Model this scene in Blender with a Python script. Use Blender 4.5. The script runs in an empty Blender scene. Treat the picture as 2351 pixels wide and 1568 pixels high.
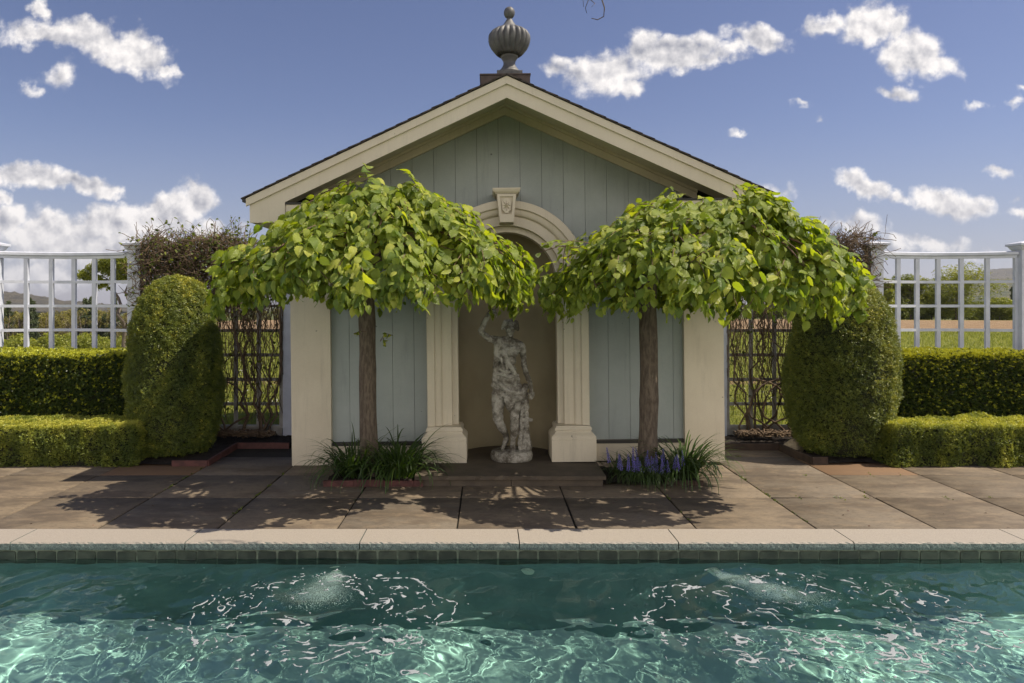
import bpy, math, random
import numpy as np
from mathutils import Vector, Matrix
random.seed(7); rng = np.random.default_rng(11)
R = math.radians
scene = bpy.context.scene
col = scene.collection

# ------------------------------------------------------------------ camera, world, sun
cam_d = bpy.data.cameras.new("camera"); cam = bpy.data.objects.new("camera", cam_d); col.objects.link(cam)
scene.camera = cam
cam.location = (0, 0, 1.8); cam.rotation_euler = (R(90), 0, 0)
cam_d.sensor_width = 36.0; cam_d.lens = 1567 / 2351 * 36.0
cam_d.shift_x = 55.5 / 2351; cam_d.shift_y = -84 / 2351
cam_d.clip_start = 0.05; cam_d.clip_end = 9000
KX, KY = -0.66, 0.045                     # shadow shift per metre of height
sun_dir = Vector((-KX, -KY, 1.0)).normalized()
sl = bpy.data.lights.new("sun", 'SUN'); so = bpy.data.objects.new("sun", sl); col.objects.link(so)
sl.energy = 5.0; sl.angle = R(0.5); sl.color = (1.0, 0.89, 0.72)
so.rotation_euler = sun_dir.to_track_quat('Z', 'Y').to_euler(); so.location = (8, 5, 20)
scene.view_settings.view_transform = 'Standard'; scene.view_settings.look = 'None'
scene.view_settings.exposure = 0.40; scene.view_settings.gamma = 1.0
scene.view_settings.use_curve_mapping = False
cy = scene.cycles
cy.use_denoising = True
try: cy.denoiser = 'OPENIMAGEDENOISE'
except Exception: pass
cy.max_bounces = 8; cy.diffuse_bounces = 3; cy.glossy_bounces = 3; cy.transmission_bounces = 6
cy.transparent_max_bounces = 8; cy.volume_bounces = 0
cy.caustics_reflective = False; cy.caustics_refractive = True
cy.blur_glossy = 0.3; cy.sample_clamp_indirect = 4.0
sl.cycles.is_caustics_light = True

def nd(nt, typ, **kw):
    n = nt.nodes.new(typ)
    for k, v in kw.items():
        if k.startswith('i_'):
            n.inputs[k[2:].replace('_', ' ')].default_value = v
        else: setattr(n, k, v)
    return n

def mth(nt, op, a, b=None, c=None, clamp=False):
    n = nt.nodes.new('ShaderNodeMath'); n.operation = op; n.use_clamp = clamp
    for i, v in enumerate((a, b, c)):
        if v is None: continue
        if hasattr(v, 'is_linked') or hasattr(v, 'links'): nt.links.new(v, n.inputs[i])
        else: n.inputs[i].default_value = v
    return n.outputs[0]

def smooth(nt, v, a, b, o0=0.0, o1=1.0):
    n = nt.nodes.new('ShaderNodeMapRange'); n.interpolation_type = 'SMOOTHSTEP'
    nt.links.new(v, n.inputs[0])
    n.inputs[1].default_value = a; n.inputs[2].default_value = b
    n.inputs[3].default_value = o0; n.inputs[4].default_value = o1
    return n.outputs[0]

def mixc(nt, f, a, b, typ='MIX'):
    n = nt.nodes.new('ShaderNodeMix'); n.data_type = 'RGBA'; n.blend_type = typ
    for s, v in ((n.inputs[0], f), (n.inputs[6], a), (n.inputs[7], b)):
        if hasattr(v, 'links'): nt.links.new(v, s)
        elif isinstance(v, (int, float)): s.default_value = v
        else: s.default_value = (*v, 1.0) if len(v) == 3 else v
    return n.outputs[2]

# --- sky: Nishita light with clouds that live in sky directions
world = bpy.data.worlds.new("World"); scene.world = world; world.use_nodes = True
wt = world.node_tree; wt.nodes.clear()
sky = nd(wt, 'ShaderNodeTexSky', sky_type='NISHITA', sun_disc=False)
sky.sun_elevation = math.asin(sun_dir.z); sky.sun_rotation = math.atan2(sun_dir.x, sun_dir.y)
sky.altitude = 200; sky.air_density = 1.0; sky.dust_density = 0.6; sky.ozone_density = 2.5
tc = nd(wt, 'ShaderNodeTexCoord')
sp = nd(wt, 'ShaderNodeSeparateXYZ'); wt.links.new(tc.outputs['Generated'], sp.inputs[0])
yy = mth(wt, 'MAXIMUM', sp.outputs[1], 0.06)
uu = mth(wt, 'DIVIDE', sp.outputs[0], yy); vv = mth(wt, 'DIVIDE', sp.outputs[2], yy)
cb = nd(wt, 'ShaderNodeCombineXYZ'); wt.links.new(uu, cb.inputs[0]); wt.links.new(vv, cb.inputs[1])
P0 = cb.outputs[0]
def vadd(a, b, op='ADD'):
    n = wt.nodes.new('ShaderNodeVectorMath'); n.operation = op
    for s, v in ((n.inputs[0], a), (n.inputs[1], b)):
        if hasattr(v, 'links'): wt.links.new(v, s)
        else: s.default_value = v
    return n.outputs[0]
def wnoise(vec, scale, detail, rough=0.6):
    n = nd(wt, 'ShaderNodeTexNoise', i_Scale=scale, i_Detail=detail, i_Roughness=rough)
    n.noise_dimensions = '2D'; wt.links.new(vec, n.inputs['Vector']); return n
w1 = wnoise(P0, 9.0, 3.0)
warp = vadd(vadd(w1.outputs['Color'], (0.5, 0.5, 0.5), 'SUBTRACT'), (0.05, 0.038, 0), 'MULTIPLY')
w2 = wnoise(P0, 40.0, 3.0)
warp2 = vadd(vadd(w2.outputs['Color'], (0.5, 0.5, 0.5), 'SUBTRACT'), (0.022, 0.02, 0), 'MULTIPLY')
P1 = vadd(vadd(P0, warp), warp2)
ELL = [  # px, py, rx, ry, rot, strength (picture of the sky plane)
 (100, 75, 130, 42, -8, 1.0), (98, 18, 26, 50, 15, .8), (210, 88, 130, 52, -14, 1.15), (315, 115, 120, 62, -25, 1.15),
 (385, 150, 60, 26, -25, .9), (250, 135, 80, 30, -10, .7), (125, 178, 62, 48, 30, .62), (80, 205, 40, 20, 20, .5),
 (60, 402, 150, 36, 0, 1.1), (180, 420, 110, 34, -12, 1.0), (245, 436, 50, 22, -5, .8),
 (450, 462, 62, 60, 0, 1.3), (390, 490, 120, 62, 15, 1.3), (270, 510, 170, 62, 8, 1.3), (120, 530, 160, 50, 5, 1.1),
 (20, 505, 90, 48, 10, 1.0), (6, 450, 36, 30, 0, .8), (250, 570, 360, 60, 3, 1.1), (100, 630, 260, 45, 0, .75), (500, 530, 70, 34, -20, .8),
 (560, 515, 26, 26, 0, .5),
 (1395, 165, 130, 66, 10, 1.0), (1270, 150, 70, 30, -5, .75), (1480, 110, 66, 60, -30, .95), (1560, 125, 130, 52, 5, 1.1), (1640, 138, 110, 30, 8, .9),
 (1735, 85, 90, 46, -5, .95), (1690, 115, 70, 34, 30, .9), (1430, 200, 60, 36, -10, .8),
 (1900, 62, 90, 40, 10, .85), (1990, 50, 110, 62, 20, 1.15), (2050, 65, 50, 60, 0, .8), (2090, 125, 110, 72, -15, 1.15), (2150, 150, 90, 40, -10, .9),
 (2050, 215, 60, 22, -12, .62), (1843, 240, 30, 14, 0, .55), (1700, 298, 40, 10, 0, .42), (1880, 272, 26, 12, 0, .42), (2230, 242, 44, 14, 0, .5), (2320, 240, 40, 18, 15, .55), (2345, 205, 30, 18, 0, .5),
 (1985, 435, 80, 34, -20, 1.05), (2050, 455, 50, 26, 0, .9), (2150, 445, 80, 38, -5, .95), (2200, 475, 110, 36, -10, .95), (2290, 397, 44, 18, -8, .6), (1965, 520, 90, 34, 0, .72),
 (2130, 556, 130, 26, -3, .8), (2060, 570, 60, 20, 0, .6), (2340, 495, 50, 20, 0, .6), (1790, 440, 60, 26, 0, .6), (2260, 590, 90, 18, 0, .5), (2330, 466, 30, 16, 0, .5)]
fld = None
for px, py, rx, ry, rot, st in ELL:
    mp = nd(wt, 'ShaderNodeMapping', vector_type='TEXTURE')
    mp.inputs['Location'].default_value = ((px - 1120) / 1567, (700 - py) / 1567, 0)
    mp.inputs['Rotation'].default_value = (0, 0, R(rot)); mp.inputs['Scale'].default_value = (rx / 1567, ry / 1567, 1)
    wt.links.new(P1, mp.inputs['Vector'])
    ln = wt.nodes.new('ShaderNodeVectorMath'); ln.operation = 'LENGTH'; wt.links.new(mp.outputs[0], ln.inputs[0])
    v = mth(wt, 'MULTIPLY_ADD', ln.outputs['Value'], -st, st)
    fld = v if fld is None else mth(wt, 'MAXIMUM', fld, v)
nA = wnoise(P0, 24.0, 8.0, 0.55)
Psh = vadd(P0, (0.007, 0.010, 0))
nB = wnoise(Psh, 24.0, 4.0, 0.5)
nC = wnoise(P0, 7.0, 4.0, 0.55)
dens = mth(wt, 'ADD', fld, mth(wt, 'MULTIPLY_ADD', nA.outputs[0], 1.15, -0.58))
alpha = smooth(wt, dens, 0.06, 0.60)
rel = mth(wt, 'SUBTRACT', nA.outputs[0], nB.outputs[0])
thick = smooth(wt, dens, 0.35, 1.1)
shade = mth(wt, 'SUBTRACT', mth(wt, 'MULTIPLY_ADD', rel, 2.4, 0.70), mth(wt, 'MULTIPLY', thick, 0.22))
shade = mth(wt, 'ADD', shade, mth(wt, 'MULTIPLY_ADD', nC.outputs[0], 0.9, -0.42), clamp=True)
lowband = smooth(wt, vv, 0.02, 0.16)        # cumulus low over the horizon are seen from their grey side
shade = mth(wt, 'MULTIPLY', shade, mth(wt, 'MULTIPLY_ADD', lowband, 0.35, 0.65))
ccol = mixc(wt, shade, (2.1, 2.15, 2.5), (6.2, 5.9, 5.7))
skyc = mixc(wt, 1.0, sky.outputs[0], (0.54, 0.475, 0.54), 'MULTIPLY')
hz = smooth(wt, vv, 0.0, 0.30, 0.55, 0.0)
skyc = mixc(wt, hz, skyc, (2.1, 2.2, 2.75))
front = smooth(wt, sp.outputs[1], 0.1, 0.25)
alpha = mth(wt, 'MULTIPLY', mth(wt, 'MULTIPLY', alpha, front), 0.97)
abv = smooth(wt, sp.outputs[2], -0.01, 0.0)
allc = mixc(wt, mth(wt, 'MULTIPLY', alpha, abv), skyc, ccol)
# added unseen low bright clouds behind the camera, to lift the shaded facade
nK = nd(wt, 'ShaderNodeTexNoise', i_Scale=2.2, i_Detail=5.0, i_Roughness=0.55); wt.links.new(tc.outputs['Generated'], nK.inputs['Vector'])
back = smooth(wt, sp.outputs[1], 0.0, -0.35)
kcov = mth(wt, 'MULTIPLY', mth(wt, 'MULTIPLY', smooth(wt, nK.outputs[0], 0.34, 0.50), back), smooth(wt, sp.outputs[2], 0.62, 0.30))
allc = mixc(wt, mth(wt, 'MULTIPLY', kcov, abv), allc, (10.2, 9.3, 8.3))
bg = nd(wt, 'ShaderNodeBackground', i_Strength=0.135); wo = nd(wt, 'ShaderNodeOutputWorld')
wt.links.new(allc, bg.inputs[0]); wt.links.new(bg.outputs[0], wo.inputs[0])
world.cycles.sampling_method = 'MANUAL'; world.cycles.sample_map_resolution = 512

# ------------------------------------------------------------------ helpers
def AT(px, py, Y):
    return Vector(((px - 1120) / 1567 * Y, Y, 1.8 - (py - 700) / 1567 * Y))

def mesh_np(name, V, F, mat=None, parent=None, uv=None, uv2=None, smooth_=False):
    """F: (n,k) array, or list of lists"""
    me = bpy.data.meshes.new(name)
    V = np.asarray(V, dtype=np.float32)
    if isinstance(F, np.ndarray):
        k = F.shape[1]; n = len(F)
        me.vertices.add(len(V)); me.vertices.foreach_set('co', V.ravel())
        me.loops.add(n * k); me.loops.foreach_set('vertex_index', F.astype(np.int32).ravel())
        me.polygons.add(n); me.polygons.foreach_set('loop_start', np.arange(0, n * k, k, dtype=np.int32))
        me.polygons.foreach_set('loop_total', np.full(n, k, dtype=np.int32))
        if smooth_: me.polygons.foreach_set('use_smooth', np.ones(n, dtype=bool))
        for nm, u in (('UVMap', uv), ('rnd', uv2)):
            if u is not None:
                l = me.uv_layers.new(name=nm); l.data.foreach_set('uv', u[F.ravel()].astype(np.float32).ravel())
        me.update(calc_edges=True); me.validate()
    else:
        me.from_pydata([tuple(v) for v in V], [], [list(f) for f in F])
        if smooth_:
            for p in me.polygons: p.use_smooth = True
        me.update()
    o = bpy.data.objects.new(name, me); col.objects.link(o)
    if mat: me.materials.append(mat)
    if parent: o.parent = parent
    return o

class MB:
    def __init__(s): s.v = []; s.f = []
    def add(s, vs, fs):
        b = len(s.v); s.v += [tuple(x) for x in vs]; s.f += [[i + b for i in f] for f in fs]
    def box(s, x0, x1, y0, y1, z0, z1, bev=0.0):
        if bev <= 0:
            s.add([(x0,y0,z0),(x1,y0,z0),(x1,y1,z0),(x0,y1,z0),(x0,y0,z1),(x1,y0,z1),(x1,y1,z1),(x0,y1,z1)],
              [(0,3,2,1),(4,5,6,7),(0,1,5,4),(1,2,6,5),(2,3,7,6),(3,0,4,7)])
        else:
            b = bev
            secs = [(z0, b), (z0 + b, 0), (z1 - b, 0), (z1, b)]
            s.loft([[(x0+i+b*0,y0+i,z),(x1-i,y0+i,z),(x1-i,y1-i,z),(x0+i,y1-i,z)] for z, i in secs])
    def loft(s, rings, close=True, caps=True):
        n = len(rings[0]); vs = [p for r in rings for p in r]; fs = []
        for j in range(len(rings) - 1):
            for i in range(n if close else n - 1):
                a = j*n+i; b = j*n+(i+1) % n; fs.append((a, b, b+n, a+n))
        if caps and close:
            fs.append(tuple(reversed(range(n)))); fs.append(tuple(range((len(rings)-1)*n, len(rings)*n)))
        s.add(vs, fs)
    def prism_y(s, poly, y0, y1):           # poly of (x,z)
        n = len(poly)
        vs = [(x, y0, z) for x, z in poly] + [(x, y1, z) for x, z in poly]
        s.add(vs, [tuple(range(n)), tuple(reversed(range(n, 2*n)))] + [(i, i+n, (i+1) % n + n, (i+1) % n) for i in range(n)])
    def tube(s, pts, rad, n=6, cap=True):
        rings = []; pts = [Vector(p) for p in pts]
        for i, p in enumerate(pts):
            t = (pts[min(i+1, len(pts)-1)] - pts[max(i-1, 0)]).normalized()
            a = t.cross(Vector((0.31, 0.2, 1)) if abs(t.z) < .9 else Vector((1, 0, 0))).normalized(); b = t.cross(a)
            r = rad[i] if hasattr(rad, '__len__') else rad
            rings.append([tuple(p + (a*math.cos(2*math.pi*k/n) + b*math.sin(2*math.pi*k/n))*r) for k in range(n)])
        s.loft(rings, True, cap)
    def lathe(s, prof, cx, cy_, n=48, flute=None):
        rings = []
        for r, z in prof:
            ring = []
            for k in range(n):
                a = 2*math.pi*k/n; rr = r*(1 + (flute(a, z) if flute else 0))
                ring.append((cx + rr*math.cos(a), cy_ + rr*math.sin(a), z))
            rings.append(ring)
        s.loft(rings)
    def build(s, name, mat, parent=None, sm=False):
        return mesh_np(name, s.v, s.f, mat, parent, smooth_=sm)

def tag(o, label=None, cat=None, group=None, kind=None):
    if label: o['label'] = label
    if cat: o['category'] = cat
    if group: o['group'] = group
    if kind: o['kind'] = kind
    return o
def empty(name, loc, label, cat, group=None):
    o = bpy.data.objects.new(name, None); col.objects.link(o); o.location = loc; o.empty_display_size = .2
    return tag(o, label, cat, group)
def part(o, parent):                     # parent keeping world coordinates of the mesh data
    o.parent = parent; o.matrix_parent_inverse = Matrix.Translation(parent.location).inverted(); return o
def copy_tree(o, parent=None):
    c = o.copy(); col.objects.link(c)
    if parent: c.parent = parent
    for ch in list(o.children): copy_tree(ch, c)
    return c

def mat(name, c1, c2=None, c3=None, scale=4.0, detail=6.0, rough=0.6, bump=0.0, bscale=None, bdist=0.01, metal=0.0, spec=0.4, stretch=None, lo=0.35, hi=0.65, fine=0.0, streak=0.0):
    m = bpy.data.materials.new(name); m.use_nodes = True; nt = m.node_tree
    p = nt.nodes['Principled BSDF']; p.inputs['Roughness'].default_value = rough; p.inputs['Metallic'].default_value = metal
    p.inputs['Specular IOR Level'].default_value = spec
    t = nd(nt, 'ShaderNodeTexCoord'); vec = t.outputs['Object']
    if stretch:
        mp = nd(nt, 'ShaderNodeMapping'); mp.inputs['Scale'].default_value = stretch; nt.links.new(vec, mp.inputs[0]); vec = mp.outputs[0]
    def nz(sc, de, ro=.6):
        n = nd(nt, 'ShaderNodeTexNoise', i_Scale=sc, i_Detail=de, i_Roughness=ro); nt.links.new(vec, n.inputs['Vector']); return n.outputs[0]
    c = None
    if c2: c = mixc(nt, smooth(nt, nz(scale, detail), lo, hi), c1, c2)
    if c3: c = mixc(nt, smooth(nt, nz(scale*.37, 4), .5, .72), c, c3)
    if fine:
        c = mixc(nt, fine, c if c else c1, mixc(nt, smooth(nt, nz(160, 2), .35, .65), tuple(x*.35 for x in c1), tuple(min(1, x*1.6) for x in c1)))
    if streak:   # weather marks running down the paint
        mp2 = nd(nt, 'ShaderNodeMapping'); mp2.inputs['Scale'].default_value = (9, 9, .8); nt.links.new(t.outputs['Object'], mp2.inputs[0])
        n2 = nd(nt, 'ShaderNodeTexNoise', i_Scale=1.6, i_Detail=7.0, i_Roughness=.7); nt.links.new(mp2.outputs[0], n2.inputs['Vector'])
        c = mixc(nt, mth(nt, 'MULTIPLY', smooth(nt, n2.outputs[0], .50, .78), streak), c, tuple(x*.45 for x in c1))
        n3 = nd(nt, 'ShaderNodeTexNoise', i_Scale=11.0, i_Detail=3.0); nt.links.new(t.outputs['Object'], n3.inputs['Vector'])
        c = mixc(nt, smooth(nt, n3.outputs[0], .735, .76), c, tuple(x*.4 for x in c1))
    if c: nt.links.new(c, p.inputs['Base Color'])
    else: p.inputs['Base Color'].default_value = (*c1, 1)
    if bump:
        b = nd(nt, 'ShaderNodeBump', i_Strength=bump, i_Distance=bdist); nt.links.new(nz(bscale or scale*4, 6, .65), b.inputs['Height'])
        nt.links.new(b.outputs[0], p.inputs['Normal'])
    return m

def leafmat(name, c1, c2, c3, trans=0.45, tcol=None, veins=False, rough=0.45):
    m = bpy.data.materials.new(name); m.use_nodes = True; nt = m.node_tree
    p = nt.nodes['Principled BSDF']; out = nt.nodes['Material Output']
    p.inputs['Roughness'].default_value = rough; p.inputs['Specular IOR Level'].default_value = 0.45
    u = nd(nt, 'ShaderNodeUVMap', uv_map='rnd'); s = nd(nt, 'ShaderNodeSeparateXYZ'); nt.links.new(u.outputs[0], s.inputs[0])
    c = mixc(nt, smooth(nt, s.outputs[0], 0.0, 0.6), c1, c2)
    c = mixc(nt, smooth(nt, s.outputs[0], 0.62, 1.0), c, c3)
    tr = nd(nt, 'ShaderNodeBsdfTranslucent')
    tcl = mixc(nt, s.outputs[0], tcol[0], tcol[1])
    if veins:
        w = nd(nt, 'ShaderNodeUVMap', uv_map='UVMap'); q = nd(nt, 'ShaderNodeSeparateXYZ'); nt.links.new(w.outputs[0], q.inputs[0])
        av = mth(nt, 'ABSOLUTE', q.outputs[1])
        ph = mth(nt, 'MULTIPLY', mth(nt, 'SUBTRACT', q.outputs[0], mth(nt, 'MULTIPLY', av, 0.42)), 62.0)
        wv = mth(nt, 'MULTIPLY_ADD', mth(nt, 'SINE', ph), .5, .5)
        rib = smooth(nt, av, 0.0, 0.09, 1.0, 0.0)
        line = mth(nt, 'MAXIMUM', mth(nt, 'POWER', wv, 5.0), rib)
        c = mixc(nt, mth(nt, 'MULTIPLY', line, .30), c, (0.24, 0.30, 0.05))
        b = nd(nt, 'ShaderNodeBump', i_Strength=0.7, i_Distance=0.004); nt.links.new(wv, b.inputs['Height'])
        nt.links.new(b.outputs[0], p.inputs['Normal'])
        tcl = mixc(nt, mth(nt, 'MULTIPLY', line, .4), tcl, (0.18, 0.25, 0.01))
    nt.links.new(c, p.inputs['Base Color']); nt.links.new(tcl, tr.inputs[0])
    mx = nd(nt, 'ShaderNodeMixShader'); mx.inputs[0].default_value = trans
    nt.links.new(p.outputs[0], mx.inputs[1]); nt.links.new(tr.outputs[0], mx.inputs[2]); nt.links.new(mx.outputs[0], out.inputs[0])
    return m

def unit(a): return a / np.maximum(np.linalg.norm(a, axis=-1, keepdims=True), 1e-9)
def frames(direc, normal):
    """columns: X = side, Y = direc, Z = normal"""
    y = unit(direc); x = unit(np.cross(y, normal)); z = np.cross(x, y)
    return np.stack([x, y, z], axis=-1)
def scatter(name, temps, pos, fr, sc, m, parent=None, rnd=None, smooth_=True):
    """temps: list of (V, F quad array, UV)"""
    N = len(pos); tid = rng.integers(0, len(temps), N)
    if rnd is None: rnd = rng.random(N)
    sc = np.asarray(sc, dtype=float)
    if sc.ndim == 1: sc = np.repeat(sc[:, None], 3, 1)
    Vs, Fs, U1, U2, base = [], [], [], [], 0
    for t, (tv, tf, tu) in enumerate(temps):
        ix = np.where(tid == t)[0]
        if not len(ix): continue
        loc = tv[None] * sc[ix][:, None, :]
        W = np.einsum('nij,nkj->nki', fr[ix], loc) + pos[ix][:, None, :]
        k = len(tv)
        Vs.append(W.reshape(-1, 3)); Fs.append((tf[None] + (np.arange(len(ix)) * k)[:, None, None]).reshape(-1, tf.shape[1]) + base)
        U1.append(np.tile(tu, (len(ix), 1))); r = np.repeat(rnd[ix], k); U2.append(np.stack([r, r], 1)); base += len(ix) * k
    return mesh_np(name, np.concatenate(Vs), np.concatenate(Fs), m, parent, uv=np.concatenate(U1), uv2=np.concatenate(U2), smooth_=smooth_)

def broad_leaf(rows, curl, fold, twist=0.0, serr=0.09, wid=.37):
    us = np.linspace(0, 1, rows + 1); V, U = [], []
    prof = np.interp(us, [0, .07, .2, .35, .5, .65, .8, .92, 1], [.05, .50, .84, .99, 1, .86, .56, .22, 0])
    for i, u in enumerate(us):
        w = prof[i] * wid * (1 + serr * (1 if i % 2 else -1) * (0 < i < rows))
        for v in (-1, -.5, 0, .5, 1):
            z = -curl * u * u + fold * abs(v) * w + twist * v * (u - .3) * .3 - .05 * v * v * math.sin(u * 3)
            V.append((v * w, u - .04 * abs(v) * (i % 2), z)); U.append((u, v))
    F = [(i*5+j, i*5+j+1, (i+1)*5+j+1, (i+1)*5+j) for i in range(rows) for j in range(4)]
    return np.array(V), np.array(F), np.array(U)
def diamond(pts_dirs, L, W, tipz=0.0):
    """several narrow leaflets radiating; each a single quad"""
    V, F, U = [], [], []
    for o, d, n in pts_dirs:
        o = Vector(o); d = Vector(d).normalized(); n = Vector(n); s = d.cross(n).normalized()
        b = len(V); V += [o, o + d*L*.5 + s*W*.5 + n*tipz, o + d*L, o + d*L*.5 - s*W*.5 + n*tipz]; F.append((b, b+1, b+2, b+3)); U += [(0, 0), (.5, 1), (1, 0), (.5, -1)]
    return np.array([tuple(v) for v in V]), np.array(F), np.array(U)

# ------------------------------------------------------------------ materials
M = {}
M['cream'] = mat('cream paint', (.62, .56, .445), (.575, .515, .405), scale=2.2, rough=.5, bump=.10, bscale=90, bdist=.002, fine=.05, streak=.30)
M['blue'] = mat('blue grey board paint', (.36, .40, .395), (.31, .35, .345), scale=1.8, rough=.55, bump=.12, bscale=80, bdist=.002, fine=.05, streak=.30)
M['niche'] = mat('ochre plaster', (.34, .29, .185), (.29, .245, .155), scale=2.0, rough=.85, bump=.25, bscale=60, bdist=.003)
M['fencew'] = mat('white fence paint', (.58, .61, .70), (.50, .53, .61), scale=6, rough=.5, bump=.1, bscale=60, bdist=.002)
M['oldw'] = mat('weathered white paint', (.42, .41, .39), (.30, .28, .25), scale=7, rough=.7, bump=.2, bscale=60, bdist=.003)
M['dark'] = mat('dark trim', (.035, .033, .03), rough=.6)
M['shingle'] = mat('roof shingles', (.07, .055, .045), (.035, .03, .027), scale=20, rough=.9, bump=.5, bscale=60, bdist=.01)
M['lead'] = mat('lead grey urn', (.070, .071, .077), (.12, .12, .123), (.045, .046, .05), scale=9, rough=.55, bump=.15, bscale=50, bdist=.003, spec=.5)
M['copper'] = mat('aged copper box', (.045, .033, .028), (.08, .06, .05), scale=10, rough=.5, metal=.3)
M['stone'] = mat('bluestone step', (.105, .083, .06), (.075, .06, .045), scale=5, rough=.8, bump=.3, bscale=30, bdist=.004)
M['soil'] = mat('bark mulch', (.035, .024, .018), (.012, .009, .007), scale=40, rough=.95, bump=1.0, bscale=60, bdist=.03)
M['joint'] = mat('joint sand', (.022, .018, .012), (.010, .008, .006), scale=25, rough=.95, bump=.6, bscale=60)
M['brick'] = mat('red painted edging', (.115, .045, .04), (.07, .03, .027), scale=12, rough=.75, bump=.4, bscale=40, bdist=.004)
M['rust'] = mat('rusty steel edging', (.06, .038, .026), (.035, .023, .017), scale=9, rough=.8, bump=.2)
M['bark'] = mat('tree bark', (.165, .13, .10), (.085, .065, .05), scale=26, rough=.9, bump=1.0, bscale=45, bdist=.012, stretch=(1.6, 1.6, .4), lo=.35, hi=.65)
M['twig'] = mat('twig bark', (.17, .10, .07), (.10, .065, .05), scale=15, rough=.8)
M['vine'] = mat('dry vine stems', (.18, .125, .078), (.095, .065, .045), scale=12, rough=.85)
M['farbark'] = mat('far tree bark', (.16, .13, .11), (.09, .075, .06), scale=2, rough=.9)
M['rock'] = mat('pale rock', (.36, .30, .22), (.22, .18, .13), scale=9, rough=.9, bump=.8, bscale=20, bdist=.02)
M['wire'] = mat('green wire', (.05, .08, .05), rough=.5)
M['foam'] = mat('white foam', (.27, .295, .32), rough=.7)
M['bubble'] = mat('air bubbles', (.95, .97, .95), rough=.5)
M['fitting'] = mat('pale plastic fitting', (.62, .72, .62), rough=.4)
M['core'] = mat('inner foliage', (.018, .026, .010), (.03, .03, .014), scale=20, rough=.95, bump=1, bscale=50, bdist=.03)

def statue_mat():
    m = bpy.data.materials.new('weathered cast stone'); m.use_nodes = True; nt = m.node_tree; p = nt.nodes['Principled BSDF']
    p.inputs['Roughness'].default_value = .95; p.inputs['Specular IOR Level'].default_value = .15
    t = nd(nt, 'ShaderNodeTexCoord')
    def nz(sc, de=8, ro=.7):
        n = nd(nt, 'ShaderNodeTexNoise', i_Scale=sc, i_Detail=de, i_Roughness=ro); nt.links.new(t.outputs['Object'], n.inputs['Vector']); return n.outputs[0]
    c = mixc(nt, smooth(nt, nz(5), .38, .62), (.115, .10, .078), (.43, .41, .36))
    c = mixc(nt, mth(nt, 'MULTIPLY', smooth(nt, nz(11), .50, .68), .8), c, (.085, .075, .058))
    c = mixc(nt, mth(nt, 'MULTIPLY', smooth(nt, nz(40, 4), .52, .66), .3), c, (.48, .46, .42))
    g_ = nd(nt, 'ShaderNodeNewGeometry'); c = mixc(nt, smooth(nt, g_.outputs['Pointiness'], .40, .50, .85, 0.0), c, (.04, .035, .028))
    nt.links.new(c, p.inputs['Base Color'])
    b = nd(nt, 'ShaderNodeBump', i_Strength=.9, i_Distance=.012); nt.links.new(nz(38), b.inputs['Height']); nt.links.new(b.outputs[0], p.inputs['Normal'])
    return m
M['statue'] = statue_mat()

def paving_mat():
    m = bpy.data.materials.new('bluestone paving'); m.use_nodes = True; nt = m.node_tree; p = nt.nodes['Principled BSDF']
    p.inputs['Roughness'].default_value = .75; p.inputs['Specular IOR Level'].default_value = .3
    t = nd(nt, 'ShaderNodeTexCoord'); u = nd(nt, 'ShaderNodeUVMap', uv_map='rnd'); s = nd(nt, 'ShaderNodeSeparateXYZ'); nt.links.new(u.outputs[0], s.inputs[0])
    mp = nd(nt, 'ShaderNodeMapping'); nt.links.new(t.outputs['Object'], mp.inputs[0]); mp.inputs['Rotation'].default_value = (0, 0, .3); mp.inputs['Scale'].default_value = (.7, 1.5, 1)
    off = vec = nt.nodes.new('ShaderNodeVectorMath'); vec.operation = 'ADD'; nt.links.new(mp.outputs[0], vec.inputs[0]); 
    cbn = nd(nt, 'ShaderNodeCombineXYZ'); k = mth(nt, 'MULTIPLY', s.outputs[0], 37.0); nt.links.new(k, cbn.inputs[0]); nt.links.new(k, cbn.inputs[2]); nt.links.new(cbn.outputs[0], vec.inputs[1])
    def nz(sc, de=8, ro=.65):
        n = nd(nt, 'ShaderNodeTexNoise', i_Scale=sc, i_Detail=de, i_Roughness=ro); nt.links.new(vec.outputs[0], n.inputs['Vector']); return n.outputs[0]
    c = mixc(nt, s.outputs[0], (.178, .137, .092), (.150, .126, .098))
    c = mixc(nt, smooth(nt, nz(2.2), .42, .60), c, (.105, .082, .060))
    c = mixc(nt, mth(nt, 'MULTIPLY', smooth(nt, nz(7), .45, .7), .6), c, (.225, .172, .115))
    c = mixc(nt, mth(nt, 'MULTIPLY', smooth(nt, nz(30, 7, .75), .50, .62), .62), c, (.085, .07, .055))
    c = mixc(nt, smooth(nt, s.outputs[1], .90, .95), c, mixc(nt, nz(5), (.19, .112, .06), (.13, .085, .053)))
    nt.links.new(c, p.inputs['Base Color'])
    b = nd(nt, 'ShaderNodeBump', i_Strength=.45, i_Distance=.006); nt.links.new(nz(14, 8, .7), b.inputs['Height']); nt.links.new(b.outputs[0], p.inputs['Normal'])
    return m
M['paving'] = paving_mat()

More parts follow.
